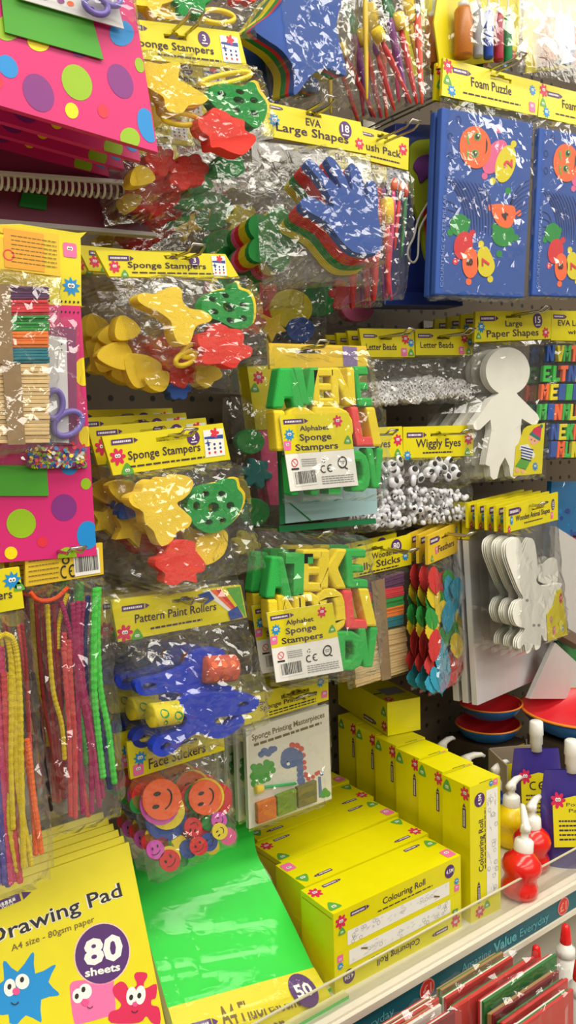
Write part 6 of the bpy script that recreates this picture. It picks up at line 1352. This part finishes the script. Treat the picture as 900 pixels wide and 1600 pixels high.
# ================================================================== RIGHT HAND SHELF GOODS
RED = C_('red_paint_bottle', 226, 34, 26, rough=0.22, coat=0.4)
CREAMY = C_('white_pump', 240, 238, 232, rough=0.3)
bs = PZ(810, 1400, SZ); zc = P(826, 1322, -bs.y).z-SZ; sc1 = (bs-CAM).dot(FW)/FPX
def pump_bottle(loc, lab, body, dirx, tilt=0.0, up=0.3):
    r = thing('pump_bottle', lab, 'bottle', Matrix.Translation(loc) @ Matrix.Rotation(tilt, 4, 'Y'), 'paint pump bottles')
    hh = zc; R1, R2 = 29*sc1, 31*sc1
    prof = [(R1*.6, 0), (R1*.85, hh*.03), (R1, hh*.14), (R1*.97, hh*.27), (R1*.86, hh*.36), (R2*.8, hh*.45), (R2*.97, hh*.56), (R2, hh*.68), (R2*.88, hh*.82), (R2*.6, hh*.93), (R2*.42, hh)]
    mb = MB(); mb.lathe((0, 0, 0), prof, body, 32); mb.build('bottle_body', r)
    mb = MB(); q = R2*.48; mb.lathe((0, 0, hh*.97), [(q, 0), (q*1.03, .002), (q*.98, .017), (q*.8, .02), (q*.42, .021), (q*.4, .03), (q*.55, .031), (q*.55, .041), (q*.4, .044)], CREAMY, 22); c_ = mb.build('pump_collar', r)
    mb = MB(); z = hh*.97+.038; d = V((math.cos(dirx), math.sin(dirx), 0)); pts = [V((0, 0, z))-d*.012, V((0, 0, z+.002)), V((0, 0, z+.004+up*.01))+d*.015, V((0, 0, z+up*.024))+d*.029, V((0, 0, z-.005+up*.028))+d*.036]
    mb.tube(pts, [.0055, .0075, .0062, .0045, .003], CREAMY, 12); mb.build('pump_spout', r)
    return r
a1 = pump_bottle(bs, 'red pump bottle nearest the clear shelf lip, spout pointing up', RED, 0.9, 0.17, 1.1)
zh = zc+0.04
for (u, v), lab, m, dr in (((831, 1246), 'red pump bottle standing behind the nearest one', RED, 0.2), ((799, 1214), 'white pump head with yellow paint left of the cardboard tray', PLY, 0.1), ((776, 1188), 'white pump head rising just right of the upright yellow boxes', C_('blue_paint', 30, 60, 170, rough=.25), 0.0),
                          ((730, 1172), 'white pump head tilted behind the second upright box', FGR, -0.6), ((692, 1150), 'farthest white pump head above the upright yellow boxes', C_('green_paint', 20, 110, 50, rough=.25), 0.0)):
    q = PZ(u, v+10, SZ+zh); pump_bottle(V((q.x, min(q.y, -0.06), SZ)), lab, m, dr)
# open cardboard tray
GKR = C_('grey_board', 150, 134, 112, rough=0.8)
tp = P(815, 1300, 0.27); ct_ = thing('cardboard_tray', 'opened grey cardboard tray lying on its side behind the red pump bottles', 'box', Matrix.Translation((1.262, -0.265, SZ)) @ Matrix.Rotation(math.radians(-28), 4, 'Z'))
mb = MB(); mb.box((-0.05, -.045, 0), (-0.047, .045, .135), GKR); mb.box((.047, -.045, 0), (.05, .045, .12), GKR); mb.box((-.05, .042, 0), (.05, .045, .135), GKR); mb.box((-.05, -.045, 0), (.05, .045, .003), GKR); mb.build('tray', ct_)
mb = MB(); mb.add([(.05, -.045, .12), (.05, .045, .12), (.095, .045, .085), (.095, -.045, .085)], [(0, 1, 2, 3)], GKR)
mb.prism(Fr((-.045, .0415, .05), (1, 0, 0), (0, 0, 1), (0, -1, 0)), [(0, 0), (.09, 0), (.09, .05), (0, .05)], 0, .0005, YEL); mb.build('flap', ct_)
# paint pouches
PPU = C_('purple_pouch', 66, 54, 140, rough=0.25, coat=0.3)
def pouch(u, v, ub, vb, lab, w, seed, ce=False):
    q = PZ(ub, vb, SZ); Y = -q.y; pl = Pl(ub, vb, Y, yaw=-38)
    r = thing('paint_pouch', lab, 'paint pouch', pl.M, 'purple paint pouches')
    T = pl.L(u, v, 0); H = T[1]; W = w
    mb = MB(); vs = []; fs = []; n, m = 12, 14
    for sgn in (1, -1):
        b = len(vs)
        for j in range(m+1):
            for i in range(n+1):
                s, t = i/n, j/m; ww = W*(1-0.12*max(0, t-.7)/.3); x = (s-.5)*ww; d = sgn*(0.026*(1-t*.92)*max(0, 4*s*(1-s))**.5+.0008); vs.append((x, -d-0.0, t*H*.82))
        for j in range(m):
            for i in range(n):
                a = b+j*(n+1)+i; f = (a, a+1, a+n+2, a+n+1); fs.append(f if sgn > 0 else f[::-1])
    mb.add(vs, fs, PPU, True); mb.add([(x, -d, 0) for x, d in [( (i/n-.5)*W, .026*max(0, 4*i/n*(1-i/n))**.5) for i in range(n+1)]+[((i/n-.5)*W, -.026*max(0, 4*i/n*(1-i/n))**.5) for i in range(n, -1, -1)]], [tuple(range(2*n+2))], PPU); mb.build('pouch_body', r)
    mb = MB(); mb.lathe((0, 0, H*.8), [(.011, 0), (.010, .012), (.012, .014), (.012, .03), (.0135, .032), (.0125, .056), (.010, .058)], CREAMY, 20); mb.build('screw_cap', r)
    mb = MB(); f = Fr((-W*.36, -.0285, H*.2), (W*.72, 0, 0), (0, .012, H*.42)); mb.prism(f, [(0, 0), (1, 0), (1, .9), (.5, 1), (0, .9)], 0, .0015, YEL)
    for i in range(5): scrib(mb, f, .12, .88, .15+.09*i, .035, TXT, 0.0018, i)
    motif(mb, f.sub(.12, .92, .17, 0, 1.0), 'flower', .0018)
    if ce: ce_mark(mb, Fr(f(.2, .62), f.ex*.4, f.ey*.2, f.n), .0019)
    else: mb.text(f, 'Poster', TXT, .3, .8, .5, .07, .0018); mb.text(f, 'Paint', TXT, .35, .68, .4, .07, .0018)
    mb.build('paper_label', r)
pouch(857, 1140, 838, 1300, 'purple paint pouch with white cap behind the cardboard tray', 0.095, 1, True)
pouch(897, 1170, 893, 1345, 'purple paint pouch cut by the right edge, its yellow label in front', 0.11, 2)
# bowls
BLU_B = C_('bowl_blue', 24, 100, 170, rough=0.3); RED_B = C_('bowl_red', 216, 40, 50, rough=0.3); ORG_B = C_('bowl_orange', 236, 140, 40, rough=0.3)
def bowl(loc, R, H, lab):
    r = thing('melamine_bowl', lab, 'bowl', loc, 'blue and red bowls')
    mb = MB(); mb.lathe((0, 0, 0), [(R*.5, 0), (R*.55, 0.002), (R*.8, H*.35), (R*.95, H*.8), (R*.975, H*.93), (R*.95, H*.93)], BLU_B, 40, caps=False); mb.build('outer_shell', r)
    mb = MB(); mb.lathe((0, 0, 0), [(R*.97, H*.925), (R, H*.94), (R*.995, H), (R*.95, H)], ORG_B, 40, caps=False); mb.build('rim', r)
    mb = MB(); vs = [(R*.96, H*.99), (R*.88, H*.72), (R*.62, H*.3), (R*.3, H*.14), (0.0005, H*.12)]; mb.lathe((0, 0, 0), vs, RED_B, 40, caps=False); mb.build('inner_lining', r); return r
def bowl_at(u, v, Y, rpx, hpx, lab):
    q = P(u, v, Y); s = (q-CAM).dot(FW)/FPX; R, H = rpx*s, hpx*s; bowl(V((q.x, q.y, q.z-H)), R, H, lab); return q, R, H
q1, R1_, H1_ = bowl_at(912, 1104, 0.25, 98, 40, 'red lined bowl at the right edge, upper of its stack')
q2, R2_, H2_ = bowl_at(766, 1096, 0.11, 50, 24, 'upper bowl of the left stack, under the white card pad')
q3, R3_, H3_ = bowl_at(762, 1128, 0.11, 51, 26, 'lower bowl of the left stack, under the white card pad')
for q, R, H, lab in ((q1, R1_, H1_, 'dark craft carton under the red lined bowl at the right edge'), (q3, R3_, H3_, 'dark craft carton under the left stack of bowls')):
    zb = q.z-H; mb = MB(); DK = C_('dark_carton', 74, 60, 46, rough=.6, var=.3, scale=60); r = thing('display_carton', lab, 'box', (q.x, q.y, SZ))
    mb.box((-R*.75, -.06, 0), (R*.75, .07, zb-SZ), DK); mb.build('carton', r)
    mb = MB()
    for i in range(4): f = Fr((-R*.7+i*R*.36, -.0605, zb-SZ-.045), (R*.3, 0, 0), (0, 0, .04), (0, -1, 0)); mb.poly(f, [(0, 0), (1, 0), (1, 1), (0, 1)], 0.0004, [YEL, C_('rust_print', 130, 60, 30), NAV, YBK][i])
    mb.build('printed_band', r)
# divider panels and blue packs at the right edge
plE = Pl(885, 900, 0.16, yaw=8)
GPN = C_('pale_grey_panel', 196, 194, 190, rough=.5)
for lab, px in (('pale grey divider panel at the right edge beside the rabbit cutouts', [(864, 968), (920, 1002), (920, 856), (868, 822)]), ('pale grey divider panel at the right edge above the bowls', [(828, 1092), (920, 1092), (920, 1052), (868, 1004)])):
    mb = MB(); mb.prism(IDF, plE.pts(px, 0), -.012, 0, GPN); o = mb.build('divider_panel', bevel=.001); o.matrix_world = plE.M; tag(o, lab, 'panel')
mb = MB(); mb.prism(IDF, plE.pts([(862, 985), (920, 1018), (920, 1002), (864, 968)], 0.01), -.03, .01, C_('brown_ledge', 120, 100, 84)); o = mb.build('panel_ledge'); o.matrix_world = plE.M; tag(o, 'brown ledge between the two grey divider panels', 'ledge')
plB = Pl(890, 800, 0.13)
bp_ = thing('blue_craft_pack', 'blue printed craft pack at the right edge beside the animal shapes header', 'craft pack', plB.M)
mb = MB(); mb.prism(IDF, plB.pts([(855, 868), (930, 900), (930, 752), (862, 752)], 0), -.012, 0, C_('cyan_card', 30, 120, 180, rough=.4)); rnd = random.Random(5)
for i in range(22): mb.poly(IDF, plB.pts(ell(rnd.uniform(872, 915), rnd.uniform(765, 860), rnd.uniform(2, 6), rnd.uniform(2, 5), n=10), 0), .0003+.0001*(i % 4), rnd.choice([NAV, BLP, WHT, RSP, NAV]))
mb.build('card', bp_); film(plB, bp_, [(862, 752), (930, 752), (930, 900), (855, 868)], .015, 91, n=(7, 8))
plG = Pl(890, 1010, 0.10); gp = thing('green_craft_pack', 'dark green pack peeping out between the grey divider panels', 'craft pack', plG.M)
mb = MB(); mb.prism(IDF, plG.pts([(872, 1060), (930, 1090), (930, 980), (870, 975)], 0), -.01, 0, FGR); mb.build('card', gp); film(plG, gp, [(870, 975), (930, 980), (930, 1090), (872, 1060)], .01, 92, n=(5, 5))

# ================================================================== LOWER SHELF: CARD PADS AND GLUE
CRD = C_('card_red', 206, 50, 44, rough=.6); CGR = C_('card_green', 40, 120, 50, rough=.6); CWH = C_('card_white', 232, 226, 214, rough=.6); CBR = C_('card_buff', 170, 130, 80, rough=.6); CMR = C_('card_maroon', 130, 24, 34, rough=.6)
cl = cr(560, 1370, 0.37778)
k = 0
for (a, b, Y, cols) in (((345, 470), (600, 312), .515, (CBR, CGR, CBR)), ((362, 505), (640, 340), .54, (CRD, CWH, CGR)), ((400, 545), (728, 372), .565, (CRD, CRD, CGR)), ((520, 520), (822, 346), .585, (CGR, CWH, CRD)),
                        ((560, 575), (830, 398), .605, (CMR, CBR, CBR)), ((600, 610), (868, 432), .625, (CRD, CMR, CGR)), ((640, 645), (890, 478), .65, (CRD, CGR, CWH)),
                        ((-40, 716), (312, 528), .53, (CBR, CWH, CRD)), ((20, 700), (335, 545), .56, (CRD, CWH, CMR)), ((60, 710), (345, 575), .585, (CWH, CRD, CBR)), ((150, 720), (400, 588), .61, (CMR, CWH, CRD))):
    k += 1; pl = Pl(*cl(a)[0], Y); A_, B_ = pl.L(*cl(a)[0]), pl.L(*cl(b)[0]); h = P(*cl(a)[0], Y).z-LZ-.012
    x0, x1, zt_ = A_[0], B_[0], 0
    side = 'right' if k <= 7 else 'left'
    n_ = k if k <= 7 else k-7
    r = thing('card_pad', '%s bagged red and green card pad from the back, %s group on the lower shelf' % (['first', 'second', 'third', 'fourth', 'fifth', 'sixth', 'seventh'][n_-1], side), 'card pad', pl.M, 'bagged card pads on the lower shelf')
    for i, m in enumerate(cols):
        mb = MB(); dz = .004*i; mb.box((x0+.001*i, .0042*i, -h-.01), (x1-.002*i, .0042*i+.004, -dz*.6), m); mb.build('card_sheets', r, bevel=.0004, seg=1)
    rr = random.Random(k); mb = MB(); vs = []; fs = []; n = 12
    for j, (z, d) in enumerate(((.011, .002), (.004, -.004), (-.012, -.005), (-.05, -.006), (-.1, -.005), (-h-.008, -.003))):
        for i in range(n+1): vs.append((x0-.004+(x1-x0+.008)*i/n, d+rr.uniform(-.0025, .002), z+rr.uniform(-.003, .003)*(1 if j < 5 else 0)))
    for j in range(5):
        for i in range(n): a_ = j*(n+1)+i; fs += [(a_, a_+n+1, a_+n+2), (a_, a_+n+2, a_+1)]
    mb.add(vs, fs, FILM); mb.build('clear_bag', r)
GLW = C_('glue_white', 236, 234, 228, rough=.3); 
for (u, v), Y, lab in (((884, 1445), .52, 'white glue bottle with red cap under the teal price strip, at the right edge'), ((838, 1478), .47, 'white glue bottle half hidden behind the card pads, second from the right edge'), ((905, 1500), .60, 'white glue bottle with red cap in front, cut by the right edge')):
    q = P(u, v, Y); r = thing('glue_bottle', lab, 'glue bottle', (q.x, q.y, LZ), 'white glue bottles'); H = q.z-LZ
    hb = H-.05; mb = MB(); mb.lathe((0, 0, 0), [(.026, 0), (.03, .004), (.03, hb*.72), (.027, hb*.85), (.014, hb*.97), (.012, hb)], GLW, 28); mb.build('bottle_body', r)
    mb = MB(); mb.lathe((0, 0, hb), [(.0145, 0), (.0145, .012), (.010, .016), (.006, .03)], GLW, 20); mb.build('screw_collar', r)
    mb = MB(); mb.lathe((0, 0, hb+.018), [(.0085, 0), (.009, .006), (.006, .03), (.003, .033)], PLR, 16); mb.build('nozzle_cap', r)

# ================================================================== LIGHT
w = bpy.data.worlds.new('shop'); sc.world = w; w.use_nodes = True
bgn = w.node_tree.nodes['Background']; NT = w.node_tree; bgn.inputs[1].default_value = 0.36
tcw = NT.nodes.new('ShaderNodeTexCoord'); sx_ = NT.nodes.new('ShaderNodeSeparateXYZ'); NT.links.new(tcw.outputs['Generated'], sx_.inputs[0])
rmp = NT.nodes.new('ShaderNodeValToRGB'); rmp.color_ramp.elements[0].color = (0.16, 0.13, 0.10, 1); rmp.color_ramp.elements[0].position = 0.3; rmp.color_ramp.elements[1].color = (1.0, 0.93, 0.80, 1); rmp.color_ramp.elements[1].position = 0.75
mpr = NT.nodes.new('ShaderNodeMapRange'); mpr.inputs[1].default_value = -1; mpr.inputs[2].default_value = 1; NT.links.new(sx_.outputs['Z'], mpr.inputs[0]); NT.links.new(mpr.outputs[0], rmp.inputs[0]); NT.links.new(rmp.outputs[0], bgn.inputs[0])
def tubelight(x, y, z, lx, ly, e):
    l = bpy.data.lights.new('ceiling_tube', 'AREA'); l.shape = 'RECTANGLE'; l.size = lx; l.size_y = ly; l.energy = e; l.color = (1.0, 0.95, 0.84)
    o = bpy.data.objects.new('ceiling_tube', l); COL.objects.link(o); o.location = (x, y, z); return o
for x in (-0.7, 0.9, 2.5):
    tubelight(x, -1.0, 2.75, 1.5, 0.4, 24)
    tubelight(x, -2.3, 2.75, 1.5, 0.4, 20)
    tubelight(x, -3.9, 2.75, 1.5, 0.4, 26)
    tubelight(x, -5.6, 2.75, 1.5, 0.4, 26)
vs_ = sc.view_settings; vs_.view_transform = 'Standard'; vs_.look = 'None'; vs_.gamma = 1; vs_.exposure = -0.32; vs_.use_curve_mapping = False
sc.display_settings.display_device = 'sRGB'
cy = sc.cycles; cy.max_bounces = 10; cy.transparent_max_bounces = 40; cy.glossy_bounces = 3; cy.diffuse_bounces = 3; cy.transmission_bounces = 4; cy.caustics_reflective = False; cy.caustics_refractive = False; cy.sample_clamp_indirect = 4; cy.use_denoising = True
